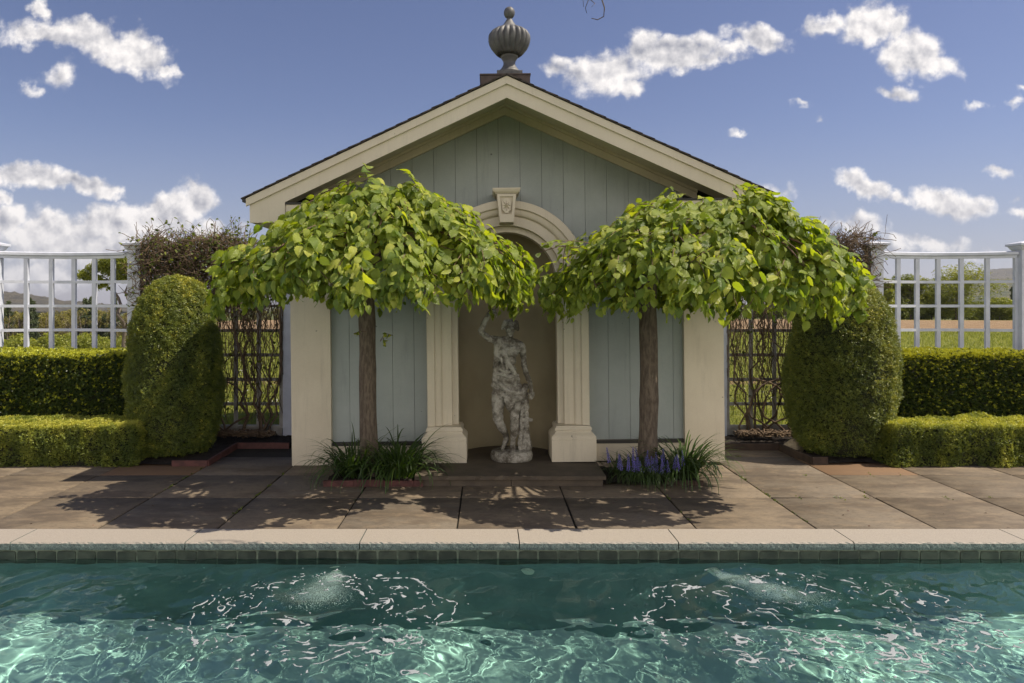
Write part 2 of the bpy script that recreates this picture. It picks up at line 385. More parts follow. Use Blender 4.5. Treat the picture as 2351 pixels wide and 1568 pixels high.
def granite_mat(top):
    m = bpy.data.materials.new('granite coping'); m.use_nodes = True; nt = m.node_tree; p = nt.nodes['Principled BSDF']
    p.inputs['Roughness'].default_value = .7
    t = nd(nt, 'ShaderNodeTexCoord')
    def nz(sc, de=4, ro=.7):
        n = nd(nt, 'ShaderNodeTexNoise', i_Scale=sc, i_Detail=de, i_Roughness=ro); nt.links.new(t.outputs['Object'], n.inputs['Vector']); return n.outputs[0]
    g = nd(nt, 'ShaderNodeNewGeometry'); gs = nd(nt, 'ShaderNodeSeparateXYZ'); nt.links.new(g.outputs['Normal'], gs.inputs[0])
    upf = smooth(nt, gs.outputs[2], .3, .8)      # upward faces paler, side faces darker and greener
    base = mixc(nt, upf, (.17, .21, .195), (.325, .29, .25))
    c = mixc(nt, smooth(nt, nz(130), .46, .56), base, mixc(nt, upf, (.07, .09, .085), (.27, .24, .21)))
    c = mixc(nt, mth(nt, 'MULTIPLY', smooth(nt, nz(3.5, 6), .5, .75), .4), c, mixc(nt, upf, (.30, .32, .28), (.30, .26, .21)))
    nt.links.new(c, p.inputs['Base Color'])
    b = nd(nt, 'ShaderNodeBump', i_Strength=.6, i_Distance=.006); nt.links.new(nz(70, 6), b.inputs['Height']); nt.links.new(b.outputs[0], p.inputs['Normal'])
    return m
M['granite'] = granite_mat(True)
M['tile'] = mat('slate waterline tile', (.030, .036, .028), (.065, .075, .055), scale=9, rough=.4, bump=.3, bscale=30, bdist=.003)
M['grout'] = mat('pale grout', (.22, .25, .19), (.10, .12, .09), scale=12, rough=.9)
M['plaster'] = mat('pool floor plaster lit tone', (.50, .68, .60), (.41, .58, .51), scale=2.0, rough=.8, bump=.2, bscale=60, bdist=.003, lo=.3, hi=.7)  # floor colour lightened to carry the sunlight falling on it
M['wallplaster_shaded'] = mat('pool wall plaster shaded tone', (.20, .33, .32), (.15, .26, .26), scale=2.5, rough=.8, bump=.2, bscale=60, bdist=.003, lo=.3, hi=.7)  # same plaster on the walls, with their shade painted into a darker colour

def water_mat():
    m = bpy.data.materials.new('pool water'); m.use_nodes = True; nt = m.node_tree; nt.nodes.clear()
    g = nd(nt, 'ShaderNodeBsdfGlass', i_IOR=1.33, i_Roughness=0.0); g.inputs['Color'].default_value = (.81, .96, .95, 1)
    o = nd(nt, 'ShaderNodeOutputMaterial'); nt.links.new(g.outputs[0], o.inputs[0]); return m
M['water'] = water_mat()

M['linden'] = leafmat('broad leaf', (.10, .16, .032), (.28, .345, .058), (.50, .52, .095), trans=.37, tcol=((.30, .46, .015), (.82, .90, .02)), veins=True, rough=.38)
M['topiary'] = leafmat('topiary sprays', (.05, .08, .018), (.17, .21, .034), (.52, .48, .065), trans=.2, tcol=((.24, .28, .02), (.60, .54, .03)))
M['yew'] = leafmat('yew needles', (.025, .05, .015), (.07, .11, .022), (.50, .53, .05), trans=.25, tcol=((.04, .08, .005), (.60, .52, .02)), rough=.35)
M['box'] = leafmat('box leaves', (.085, .125, .028), (.24, .285, .05), (.54, .53, .10), trans=.35, tcol=((.24, .28, .02), (.62, .60, .04)))
M['strap'] = leafmat('strap leaves', (.035, .065, .018), (.055, .10, .022), (.10, .15, .03), trans=.3, tcol=((.06, .13, .01), (.16, .26, .01)))
M['vineleaf'] = leafmat('vine leaves', (.05, .075, .018), (.10, .13, .025), (.20, .23, .045), trans=.35, tcol=((.10, .15, .01), (.26, .32, .01)))
M['fargreen'] = leafmat('far foliage', (.12, .15, .03), (.22, .25, .04), (.34, .35, .055), trans=.35, tcol=((.24, .30, .02), (.45, .46, .02)))
M['forest'] = leafmat('forest foliage', (.14, .12, .045), (.22, .19, .05), (.28, .27, .05), trans=.3, tcol=((.22, .20, .03), (.36, .34, .03)))
M['conifer'] = leafmat('conifer needles', (.045, .065, .028), (.07, .095, .035), (.11, .13, .04), trans=.1, tcol=((.02, .04, .01), (.05, .08, .01)))
M['muscari'] = mat('blue flower bells', (.14, .12, .46), (.22, .19, .58), scale=30, rough=.6)
M['grass'] = leafmat('grass blades', (.14, .17, .03), (.21, .24, .045), (.34, .33, .10), trans=.4, tcol=((.20, .26, .02), (.40, .42, .04)))

# ------------------------------------------------------------------ terrain, field, hills
def sstep(t): t = np.clip(t, 0, 1); return t*t*(3-2*t)
def ground_z(x, y):
    z = -0.03 * np.ones_like(x)
    z = z - 7.5 * sstep((-x - .34*y - 2) / 24) * sstep((y - 14) / 50)
    z = z + .12*np.sin(x*.05+1)*sstep((y-20)/40) + .10*np.sin(y*.11)*sstep((y-20)/40)
    z = z - sstep((y - 86) / 150) * 9
    return z
xs = np.unique(np.concatenate([np.linspace(-9, 9, 19), np.linspace(9, 60, 26), -np.linspace(9, 90, 40), np.geomspace(60, 3600, 24), -np.geomspace(90, 3600, 22)]))
ys = np.unique(np.concatenate([[-40, -12, .55, 5.45], np.linspace(6, 130, 90), np.geomspace(130, 4200, 26)]))
GX, GY = np.meshgrid(xs, ys); GZ = ground_z(GX, GY)
nx_, ny_ = len(xs), len(ys)
idx = np.arange(nx_*ny_).reshape(ny_, nx_)
F = np.stack([idx[:-1, :-1], idx[:-1, 1:], idx[1:, 1:], idx[1:, :-1]], -1).reshape(-1, 4)
cxm = (GX[:-1, :-1] + GX[1:, 1:]).ravel()/2; cym = (GY[:-1, :-1] + GY[1:, 1:]).ravel()/2
F = F[~((np.abs(cxm) < 9) & (cym > .55) & (cym < 5.45))]
def ground_mat():
    m = bpy.data.materials.new('meadow and ploughed earth'); m.use_nodes = True; nt = m.node_tree; p = nt.nodes['Principled BSDF']
    p.inputs['Roughness'].default_value = .9; p.inputs['Specular IOR Level'].default_value = .1
    t = nd(nt, 'ShaderNodeTexCoord'); s = nd(nt, 'ShaderNodeSeparateXYZ'); nt.links.new(t.outputs['Object'], s.inputs[0])
    def nz(sc, de=6, ro=.65, st=None):
        v = t.outputs['Object']
        if st:
            mp = nd(nt, 'ShaderNodeMapping'); mp.inputs['Scale'].default_value = st; nt.links.new(v, mp.inputs[0]); v = mp.outputs[0]
        n = nd(nt, 'ShaderNodeTexNoise', i_Scale=sc, i_Detail=de, i_Roughness=ro); nt.links.new(v, n.inputs['Vector']); return n.outputs[0]
    g = mixc(nt, smooth(nt, nz(.25), .35, .65), (.20, .215, .04), (.27, .27, .055))
    g = mixc(nt, smooth(nt, nz(3, 8, .7), .35, .7), g, (.13, .155, .03))
    y2 = mth(nt, 'ADD', s.outputs[1], mth(nt, 'MULTIPLY_ADD', nz(.3, 4), 6.0, -3.0))
    e = mixc(nt, smooth(nt, nz(1.2, 8, .75), .35, .65), (.20, .13, .075), (.33, .24, .15))
    band = mth(nt, 'MULTIPLY', smooth(nt, y2, 46, 49), smooth(nt, y2, 83, 86, 1, 0))
    c = mixc(nt, band, g, e)
    strip = mth(nt, 'MULTIPLY', smooth(nt, s.outputs[1], 15.5, 15.9), smooth(nt, s.outputs[1], 16.8, 17.2, 1, 0))
    c = mixc(nt, mth(nt, 'MULTIPLY', strip, .8), c, (.30, .20, .12))
    c = mixc(nt, smooth(nt, s.outputs[1], 100, 140), c, (.09, .10, .035))
    nt.links.new(c, p.inputs['Base Color'])
    b = nd(nt, 'ShaderNodeBump', i_Strength=1, i_Distance=.15); nt.links.new(nz(4, 8, .75), b.inputs['Height']); nt.links.new(b.outputs[0], p.inputs['Normal'])
    return m
tag(mesh_np('ground', np.stack([GX, GY, GZ], -1).reshape(-1, 3), F, ground_mat(), smooth_=True), kind='structure')

M['hill'] = mat('wooded hill', (.055, .05, .035), (.10, .085, .05), scale=.02, rough=1, bump=1, bscale=.06, bdist=20)
M['hill2'] = mat('wooded hill near', (.05, .065, .025), (.12, .11, .045), scale=.03, rough=1, bump=1, bscale=.08, bdist=10)
def hill(name, pts, Y, depth, m, seed, rough=3.0):
    """ridge line given by sky-line points (D px) at distance Y, a solid wooded ridge with depth"""
    px = np.linspace(pts[0][0], pts[-1][0], 220); h = np.interp(px, [p[0] for p in pts], [p[1] for p in pts])
    X = (px - 1120)/1567*Y; H = 1.8 + (700-h)/1567*Y
    T = np.linspace(-1, 1, 30); r = np.random.default_rng(seed)
    V = []
    for t in T:
        prof = math.cos(t*math.pi/2)**.8 if abs(t) < 1 else 0
        base = -12
        for i in range(len(px)):
            V.append((X[i]*(1 + t*depth/Y*.9), Y + t*depth, base + (H[i]-base)*prof + r.normal()*rough*prof*(.5)))
    n = len(px); idx = np.arange(n*len(T)).reshape(len(T), n)
    F = np.stack([idx[:-1, :-1], idx[:-1, 1:], idx[1:, 1:], idx[1:, :-1]], -1).reshape(-1, 4)
    return tag(mesh_np(name, V, F, m, smooth_=True), kind='structure')
hill('hills', [(-700, 690), (-300, 672), (-100, 664), (0, 669), (70, 677), (110, 684), (150, 692), (210, 697), (300, 703), (700, 712)], 1700, 300, M['hill'], 1)
hill('hills', [(1500, 706), (1900, 700), (1980, 668), (2050, 655), (2120, 662), (2190, 664), (2230, 630), (2270, 620), (2320, 616), (2360, 618), (2480, 640), (2700, 690), (2900, 700)], 3000, 500, M['hill'], 2)
hill('hills', [(1700, 712), (2100, 702), (2180, 668), (2230, 645), (2300, 642), (2400, 640), (2600, 660), (2900, 700)], 1500, 250, M['hill2'], 3, 4)

# ------------------------------------------------------------------ paving, coping, pool
def pool_deck():
    V, F, U2 = [], [], []
    def slab(x0, x1, y0, y1, z1, rust=False, dz=0):
        g = .006 + rng.random()*.005; b = .004; a = rng.normal(0, .0012, 4)
        j = lambda: rng.normal(0, .0015)
        c = [(x0+g+j(), y0+g+j()), (x1-g+j(), y0+g+j()), (x1-g+j(), y1-g+j()), (x0+g+j(), y1-g+j())]
        s0 = len(V)
        for i, (x, y) in enumerate(c): V.append((x, y, z1-.045))
        for i, (x, y) in enumerate(c): V.append((x, y, z1-b+a[i]))
        mx, my = (x0+x1)/2, (y0+y1)/2
        for i, (x, y) in enumerate(c): V.append((x + b*np.sign(mx-x), y + b*np.sign(my-y), z1+a[i]))
        for k in range(2):
            for i in range(4): F.append((s0+k*4+i, s0+k*4+(i+1) % 4, s0+k*4+4+(i+1) % 4, s0+k*4+4+i))
        F.append((s0+8, s0+9, s0+10, s0+11))
        q = rng.random()
        U2.extend([(q, 1.0 if rust else rng.random()*.85)]*12)
    rows = [5.482, 6.37, 7.22, 8.08, 8.95]
    for r_ in range(len(rows)-1):
        for k in range(-9, 10):
            x0 = -.25 + .965*k; x1 = x0 + .965
            if r_ >= 3 and not (-2.9 < x0 < -2.0 or 2.4 < x0 < 3.3): continue
            rust = (r_ == 2 and k in (-4, 4))
            slab(x0, x1, rows[r_], rows[r_+1], .0 - .0, rust)
    for k in range(-9, 10):
        for (a, b_) in ((-5, -4), (-4, -3), (-3, -2), (-2, -1), (-1, .2)):
            slab(-.25+.965*k, -.25+.965*(k+1), a, b_, 0)
    F4 = np.array(F)
    o = mesh_np('paving', V, F4, M['paving'], uv2=np.array(U2)); return tag(o, kind='structure')
pool_deck()
b = MB(); b.box(-9.5, 9.5, 5.2+.02, 8.9, -.2, -.012); b.box(-9.5, 9.5, -6, .5, -.2, -.012)
tag(b.build('paving_bed', M['joint']), kind='structure')

def coping(y0, y1, joints, name):
    b = MB(); rr = random.Random(3)
    for a, c in zip(joints[:-1], joints[1:]):
        n = 60; x0, x1 = a+.004, c-.004
        rings = []
        for i in range(n+1):
            x = x0 + (x1-x0)*i/n; j = (lambda s: rr.gauss(0, s)) if 0 < i < n else (lambda s: 0)
            f = .004*math.sin(x*23)+.003*math.sin(x*57+1)
            rings.append([(x, y1, -.055), (x, y1, .002), (x, y0+.012+j(.0015)+f*.3, .002), (x, y0+.002+j(.0012)+f*.3, -.008+j(.0015)), (x, y0+j(.001)+f*.2, -.035), (x, y0+.002, -.055)])
        b.loft(rings)
    return tag(b.build(name, M['granite']), kind='structure')
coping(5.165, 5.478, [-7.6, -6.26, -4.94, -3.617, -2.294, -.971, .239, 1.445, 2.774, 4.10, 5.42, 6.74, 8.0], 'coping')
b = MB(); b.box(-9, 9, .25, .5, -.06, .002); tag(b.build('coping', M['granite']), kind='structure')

WZ = -.13; YP0, YP1 = .5, 5.195; PD = -1.32
b = MB()
x0, x1, y0, y1 = -9, 9, YP0, YP1
b.add([(x0,y0,PD),(x1,y0,PD),(x1,y1,PD),(x0,y1,PD),(x0,y0,-.06),(x1,y0,-.06),(x1,y1,-.06),(x0,y1,-.06)],
      [(0,1,2,3),(2,6,7,3),(3,7,4,0),(4,5,1,0),(1,5,6,2)])
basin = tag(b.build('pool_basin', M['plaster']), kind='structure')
basin.data.materials.append(M['wallplaster_shaded'])
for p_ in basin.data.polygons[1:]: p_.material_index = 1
b = MB()
b.box(-9, 9, 5.187, 5.1945, -.235, -.056); tag(b.build('tile_grout', M['grout']), kind='structure')
b = MB()
for i in range(-58, 59):
    xx = .077 + i*.1524
    if abs(xx) > 8.7: continue
    g = .005 + rng.random()*.004
    e = [rng.normal(0, .0022) for _ in range(4)]
    b.prism_y([(xx+g, -.14), (xx+.1524-g, -.14), (xx+.1524-g+e[0]*.3, -.085+e[1]), (xx+.1524-g-.006, -.072+e[2]*.5), (xx+g+.006, -.072+e[3]*.5), (xx+g, -.085+e[0])], 5.181, 5.1875)
    b.prism_y([(xx+g, -.225), (xx+.1524-g, -.225), (xx+.1524-g, -.148), (xx+g, -.148)], 5.181, 5.1875)
tile = tag(b.build('waterline_tile', M['tile']), kind='structure')

# water surface with real ripples
rw = np.random.default_rng(5)
NW = 110
wl = np.exp(rw.uniform(np.log(.055), np.log(.42), NW)); th = rw.uniform(0, 2*np.pi, NW); ph = rw.uniform(0, 2*np.pi, NW)
slope = .0088 * (wl/.15)**.45; amp = slope*wl/(2*np.pi)
jets = [(-1.149, 5.19), (1.712, 5.19)]
def water_z(x, y):
    z = np.zeros_like(x)
    xa = x + .10*np.sin(y*3.1+1)+.06*np.sin(x*4.3+2); ya = y + .09*np.sin(x*2.7)+.05*np.sin(y*6.1)
    for i in range(NW):
        k = 2*np.pi/wl[i]; z += amp[i]*np.sin(k*(np.cos(th[i])*xa + np.sin(th[i])*ya) + ph[i])
    e = .85 + .9*np.exp(-(((x+1.1)/1.0)**2+((y-4.3)/.8)**2)) + .7*np.exp(-(((x-1.9)/1.1)**2+((y-4.3)/.8)**2)) + .5*np.exp(-(((x-.3)/.8)**2+((y-3.8)/.5)**2))
    z *= e
    for jx, s in ((-1.15, 0), (1.95, .5)):
        r = np.hypot(x-jx, (y-4.6)*1.3); z += .0035*np.sin(r*26)*np.exp(-(r-.3)**2/.16)
    return z + WZ
wx = np.unique(np.concatenate([np.arange(-4.3, 4.3, .0125), np.arange(-9, -4.3, .06), np.arange(4.3, 9.001, .06)]))
wy = np.unique(np.concatenate([np.arange(3.1, 5.187, .0125), np.arange(YP0, 3.1, .05), [5.186]]))
WX, WY = np.meshgrid(wx, wy); WZZ = water_z(WX, WY)
idx = np.arange(WX.size).reshape(WX.shape)
F = np.stack([idx[:-1, :-1], idx[:-1, 1:], idx[1:, 1:], idx[1:, :-1]], -1).reshape(-1, 4)
water = tag(mesh_np('water', np.stack([WX, WY, WZZ], -1).reshape(-1, 3), F, M['water'], smooth_=True), kind='structure')
water.cycles.is_caustics_caster = True
for o in (basin, tile): o.cycles.is_caustics_receiver = True

# foam threads drifting round the two jets
def vnoise(x, y, seed):
    r = np.random.default_rng(seed); g = r.random((64, 64))
    xi = np.floor(x).astype(int); yi = np.floor(y).astype(int); fx = x-xi; fy = y-yi; fx = fx*fx*(3-2*fx); fy = fy*fy*(3-2*fy)
    G = lambda a, b_: g[a % 64, b_ % 64]
    return (G(xi, yi)*(1-fx)+G(xi+1, yi)*fx)*(1-fy) + (G(xi, yi+1)*(1-fx)+G(xi+1, yi+1)*fx)*fy
def foam_field(X, Y):
    """> 0 where foam lies: thin drawn-out threads and specks circling each jet"""
    f = np.full_like(X, -1.0)
    w = vnoise(X*4+9, Y*5, 3)-.5; w2 = vnoise(X*4+3, Y*5+20, 4)-.5
    w3 = vnoise(X*14+9, Y*17, 5)-.5; w4 = vnoise(X*14+3, Y*17+20, 6)-.5
    fine = vnoise(X*34, Y*42, 10)-.5; fat = vnoise(X*3.1+7, Y*4.3+3, 11); fat2 = vnoise(X*9+7, Y*12+3, 14)
    for cxj, cyj, rx, ry in ((-1.08, 4.27, .80, .58), (2.02, 4.22, 1.05, .62)):
        r = np.hypot((X-cxj)/rx+w*.30+w3*.12, (Y-cyj)/ry+w2*.30+w4*.13)
        for r0, t0, cut in ((1.0, .012, .12), (.90, .0, .42), (.78, .004, .40), (.56, .008, .15), (.47, 0, .45), (.38, .0, .35)):
            f = np.maximum(f, np.maximum(t0*.3 + .020*(fat-.5) + .020*(fat2-.55) + .016*fine, np.where(fat2 > cut, .0040, -.01)) - np.abs(r-r0))
        n = vnoise(X*5+w*2.5, Y*7+w2*2.5, 8)*.66 + vnoise(X*14+w3*2, Y*18+w4*2, 9)*.34
        inside = np.exp(-np.clip(r-1.0, 0, 9)**2*7)
        th = np.where(fat2 > .38, np.maximum(.0016, .0016 + .020*(fat2-.6) + .010*fine), -.01)*inside - (1-inside)*.06
        f = np.maximum(f, th - np.abs(n-.5)*.35)
        sp_ = vnoise(X*40, Y*50, 18)
        f = np.maximum(f, (sp_-.935 + .035*np.exp(-((r-.85)/.3)**2) - .4*np.clip(r-1.2, 0, 1))*.5)
    n = vnoise(X*4+w*2.5, Y*6.4+w2*2.5, 21)*.62 + vnoise(X*12+w3*2, Y*16+w4*2, 22)*.38
    zone = np.exp(-((X-1.9)/.85)**2-((Y-3.80)/.24)**2) + .8*np.exp(-((X+.35)/.65)**2-((Y-3.62)/.14)**2)
    th = np.where(fat > .35, np.maximum(.002, .010 + .03*(fat2-.55) + .014*fine), -.01)*zone - (1-np.clip(zone*1.4, 0, 1))*.04
    return np.maximum(f, th - np.abs(n-.5)*.35)
fx_ = np.arange(-2.3, 3.6, .0055); fy_ = np.arange(3.4, 5.1, .0055)
FX, FY = np.meshgrid(fx_, fy_); FF = foam_field(FX, FY)
cell = (FF[:-1, :-1]+FF[1:, 1:]+FF[1:, :-1]+FF[:-1, 1:])/4 > 0
idx = np.arange(FX.size).reshape(FX.shape)
Fq = np.stack([idx[:-1, :-1], idx[:-1, 1:], idx[1:, 1:], idx[1:, :-1]], -1)[cell]
used, inv = np.unique(Fq, return_inverse=True)
FV = np.stack([FX.ravel(), FY.ravel(), water_z(FX.ravel(), FY.ravel())+.003], -1)[used]
foam = mesh_np('foam', FV, inv.reshape(-1, 4), M['foam'])
sm = foam.modifiers.new('soften', 'SMOOTH'); sm.iterations = 3; sm.use_z = False
so_ = foam.modifiers.new('thick', 'SOLIDIFY'); so_.thickness = .004
tag(foam, kind='stuff')
# bubble plumes under water
def bubbles():
    oc = np.array([(1,0,0),(-1,0,0),(0,1,0),(0,-1,0),(0,0,1),(0,0,-1)], float)
    of = np.array([(0,2,4),(2,1,4),(1,3,4),(3,0,4),(2,0,5),(1,2,5),(3,1,5),(0,3,5)])
    P = []
    for (jx, dx) in ((-1.149, .0), (1.712, .42)):
        n = 26000
        t = rng.random(n)**.9; sp_ = .02 + t*.12
        P.append(np.stack([jx + dx*t + rng.normal(0, 1, n)*sp_*.8, 5.17 - t*.62 + rng.normal(0, 1, n)*.04, np.minimum(WZ-.02, WZ-.24 + t*.14 + rng.normal(0, 1, n)*sp_*.35)], -1))
    P = np.concatenate(P); N = len(P)
    fr = np.tile(np.eye(3), (N, 1, 1))
    return scatter('bubbles', [(oc, of, np.zeros((6, 2)))], P, fr, rng.uniform(.0009, .0021, N), M['bubble'])
bub = tag(bubbles(), kind='stuff'); bub.cycles.is_caustics_receiver = True
# return fittings
for i, (jx, lab) in enumerate(((-1.149, 'pale jet fitting left of three in the pool wall, bubbles streaming straight out'),
                 (.302, 'middle one of three pale jet fittings in the pool wall, without bubbles'),
                 (1.712, 'pale jet fitting right of three in the pool wall, bubbles drifting right'))):
    e = empty('jet_fitting', (jx, 5.19, WZ-.236), lab, 'pool jet', 'jet fittings in the pool wall')
    def disc(r0, r1, ya, yb):
        m_ = MB(); rings = []
        for r, y in ((r0, ya), (r1, ya), (r1, yb), (r0, yb)):
            rings.append([(r*math.cos(a), y, r*math.sin(a)) for a in np.linspace(0, 2*math.pi, 28, endpoint=False)])
        m_.loft(rings + [rings[0]], True, False); return m_
    o1 = disc(.024, .048, 0, -.012).build('flange', M['fitting'], e)
    o2 = disc(.010, .020, 0, -.018).build('nozzle', M['fitting'], e)
    for o in (o1, o2): o.cycles.is_caustics_receiver = True

# ------------------------------------------------------------------ pavilion
HX = .232
house = empty('garden_pavilion', (HX, 0, 0), 'cream and blue-grey garden pavilion with a broad gable and arched niche', 'pavilion')
house.rotation_euler = (0, R(-.6), 0)
YF, YW = 6.87, 7.72; SL = .458; HW = 2.6
def zt(x, apex): return apex - SL*abs(x)
def hp(b, name, m, sm=False, parent=None): return b.build(name, m, parent or house, sm)
# corner posts
for s in (-1, 1):
    b = MB(); xa, xb = sorted((s*2.43, s*1.985)); b.box(xa, xb, 7.66, 7.98, .012, 2.70, .004)
    hp(b, 'corner_post', M['cream'])
# foundation
b = MB(); b.box(-2.38, 2.38, 7.74, 11.3, -.03, .10); hp(b, 'foundation', M['stone'])
# front wall of vertical boards
gro = [-.089-HX + .244*k for k in range(-9, 12)]
CZ = 2.056
def wall_boards(y0, y1):
    b = MB()
    for g0, g1 in zip(gro[:-1], gro[1:]):
        a, c = max(g0+.0018, -2.0), min(g1-.0018, 2.0)
        if c <= a: continue
        segs = sorted(set([a, c] + [v for v in np.linspace(a, c, 7)] + [v for v in (0., -.70, .70) if a < v < c]))
        for x0, x1 in zip(segs[:-1], segs[1:]):
            xm = (x0+x1)/2
            bt = lambda x: (CZ + math.sqrt(max(.7**2-x*x, 0))) if abs(xm) < .70 else .27
            b.prism_y([(x0, bt(x0)), (x1, bt(x1)), (x1, zt(x1, 4.06)), (x0, zt(x0, 4.06))], y0, y1)
    return b
hp(wall_boards(YW, YW+.02), 'wall', M['blue'])
b = MB()   # dark backing and side/back walls
for s in (-1, 1):
    b.prism_y([(s*.72, .1), (s*2.4, .1), (s*2.4, 2.9), (s*.72, 3.6)][::s], YW+.022, YW+.06)
b.prism_y([(-.72, 2.80), (.72, 2.80), (.72, 3.6), (0, 3.95), (-.72, 3.6)], YW+.022, YW+.06)
hp(b, 'sheathing', M['dark'])
for s in (-1, 1):
    b = MB(); xa, xb = sorted((s*2.42, s*2.34)); b.box(xa, xb, 7.982, 11.3, .05, 2.9); hp(b, 'side_wall', M['blue'])
b = MB(); b.prism_y([(-2.33, .05), (2.33, .05), (2.33, 2.9), (0, 3.9), (-2.33, 2.9)], 11.22, 11.3); hp(b, 'back_wall', M['blue'])
# plinth board + dark sill
for s in (-1, 1):
    b = MB(); xa, xb = sorted((s*1.983, s*.90)); b.box(xa, xb, 7.70, 7.74, .03, .225); hp(b, 'plinth_board', M['cream'])
    b = MB(); b.box(xa, xb, 7.69, 7.735, .228, .268); hp(b, 'sill', M['dark'])
# frieze along the gable on the wall
for s in (-1, 1):
    pl = [(0, 4.055), (s*2.15, 4.055-SL*2.15), (s*2.15, 3.945-SL*2.15), (0, 3.945)]
    b = MB(); b.prism_y(pl[::s], 7.675, YW-.002)
    pl = [(0, 4.075), (s*2.15, 4.075-SL*2.15), (s*2.15, 4.025-SL*2.15), (0, 4.025)]
    b.prism_y(pl[::s], 7.645, 7.673)
    hp(b, 'frieze', M['cream'])
# gable soffit (recessed above fascia foot)
for s in (-1, 1):
    pl = [(0, 4.075), (s*2.5, 4.075-SL*2.5), (s*2.5, 4.055-SL*2.5), (0, 4.055)]
    b = MB(); b.prism_y(pl[::s], YF+.03, 7.66); hp(b, 'soffit', M['cream'])
# fascia: lower board with the boxed foot, upper rake board
for s in (-1, 1):
    pl = [(0, 4.03), (s*2.60, 4.03-SL*2.60), (s*2.60, 2.655), (s*2.245, 2.655), (s*2.245, 2.858), (0, 3.888)]
    b = MB(); b.prism_y(pl[::s], YF, YF+.03); hp(b, 'fascia_board', M['cream'])
    pl = [(0, 4.10), (s*2.63, 4.10-SL*2.63), (s*2.63, 4.022-SL*2.63), (0, 4.022)]
    b = MB(); b.prism_y(pl[::s], YF-.025, YF-.001); hp(b, 'rake_board', M['cream'])
    # cornice return
    xa, xb = sorted((s*2.243, s*1.72)); b = MB(); b.box(xa, xb, YF+.015, 7.655, 2.655, 2.835)
    rt = hp(b, 'cornice_return', M['cream'])
    b = MB(); b.box(xa, xb+(.01), YF+.0, 7.66, 2.838, 2.855)
    pl = [(xa, 2.857), (xb, 2.857), (xb, 2.86), ((s*2.243), 2.91)]
    hp(b, 'flashing', M['dark'], parent=rt)
    # eave box running back
    xa, xb = sorted((s*2.598, s*2.42)); b = MB(); b.box(xa, xb, YF+.032, 11.4, 2.657, 2.675)
    xa, xb = sorted((s*2.60, s*2.575)); b.box(xa, xb, YF+.031, 11.4, 2.677, 2.84)
    hp(b, 'eave', M['cream'])
    # metal drip edge at the tip
    xa, xb = sorted((s*2.665, s*2.635)); b = MB(); b.box(xa, xb, YF-.03, 11.42, 2.86, 2.905); hp(b, 'gutter', M['dark'])
# roof deck + shingle courses
b = MB()
for s in (-1, 1):
    n = 22; L = 2.65
    for i in range(n):
        xa = s*L*(n-i)/n; xb = s*L*(n-i-1)/n
        za, zb = zt(xa, 4.118), zt(xb, 4.118)
        t0 = .013; dz = .010
        y = YF-.045
        while y < 11.45:
            w = rng.uniform(.12, .24); y2 = min(y+w, 11.45); j = rng.normal(0, .004); jz = abs(rng.normal(0, .0025))
            pl = [(xa+s*(.03+j), za-s*0+dz-.006+jz-.01), (xb+s*.0, zb+.001+jz*.3), (xb, zb-.013), (xa+s*(.03+j), za-.018)]
            b.prism_y(pl[::-s], y+.002, y2-.002); y = y2
hp(b, 'roof', M['shingle'])
b = MB()
for s in (-1, 1):
    pl = [(0, 4.105), (s*2.64, 4.105-SL*2.64), (s*2.64, 4.095-SL*2.64-.0), (0, 4.095)]
    b.prism_y(pl[::s], YF+.0, 11.4)
hp(b, 'roof_deck', M['dark'])
# ridge box under the urn
b = MB(); b.box(-.268, .268, 7.35, 7.89, 4.085, 4.275, .003); b.box(-.275, .275, 7.343, 7.897, 4.278, 4.292); hp(b, 'ridge_box', M['copper'])

# arched surround
prof = [(.548, 0.0), (.548, .155), (.552, .16), (.612, .16), (.616, .165), (.616, .218), (.620, .222), (.718, .222), (.722, .226), (.728, .236)]
for k in range(9):
    a = k/8*math.pi/2; prof.append((.728+.062*(1-math.cos(a)), .236+.028*math.sin(a)))
prof += [(.797, .266), (.801, .288), (.806, .292), (.878, .292), (.884, .287), (.884, 0.0)]
def surround():
    st = [((-1, 0), .485), ((-1, 0), CZ)]
    for k in range(1, 60): a = math.pi - math.pi*k/60; st.append(((math.cos(a), math.sin(a)), CZ))
    st += [((1, 0), CZ), ((1, 0), .485)]
    rings = [[(r*d[0], YW-dp, z+r*d[1]) for r, dp in prof] for d, z in st]
    b = MB(); b.loft(rings, close=False); return b
sur = hp(surround(), 'arch_surround', M['cream'])
for s in (-1, 1):
    b = MB()
    secs = [(.112, 0, 0), (.345, 0, 0), (.350, -.004, 0), (.356, .0, 0), (.375, .0, 0), (.392, .012, 0), (.412, .036, 0), (.432, .050, 0), (.438, .052, 0), (.441, .042, 0), (.452, .040, 0), (.470, .045, 0), (.474, .052, 0), (.486, .055, 0)]
    rings = []
    for z, i, _ in secs:
        xa, xb = sorted((s*(.457+i), s*(.935-i))); rings.append([(xa, 7.31+i, z), (xb, 7.31+i, z), (xb, 7.716, z), (xa, 7.716, z)])
    b.loft(rings); hp(b, 'pier_base', M['cream'])
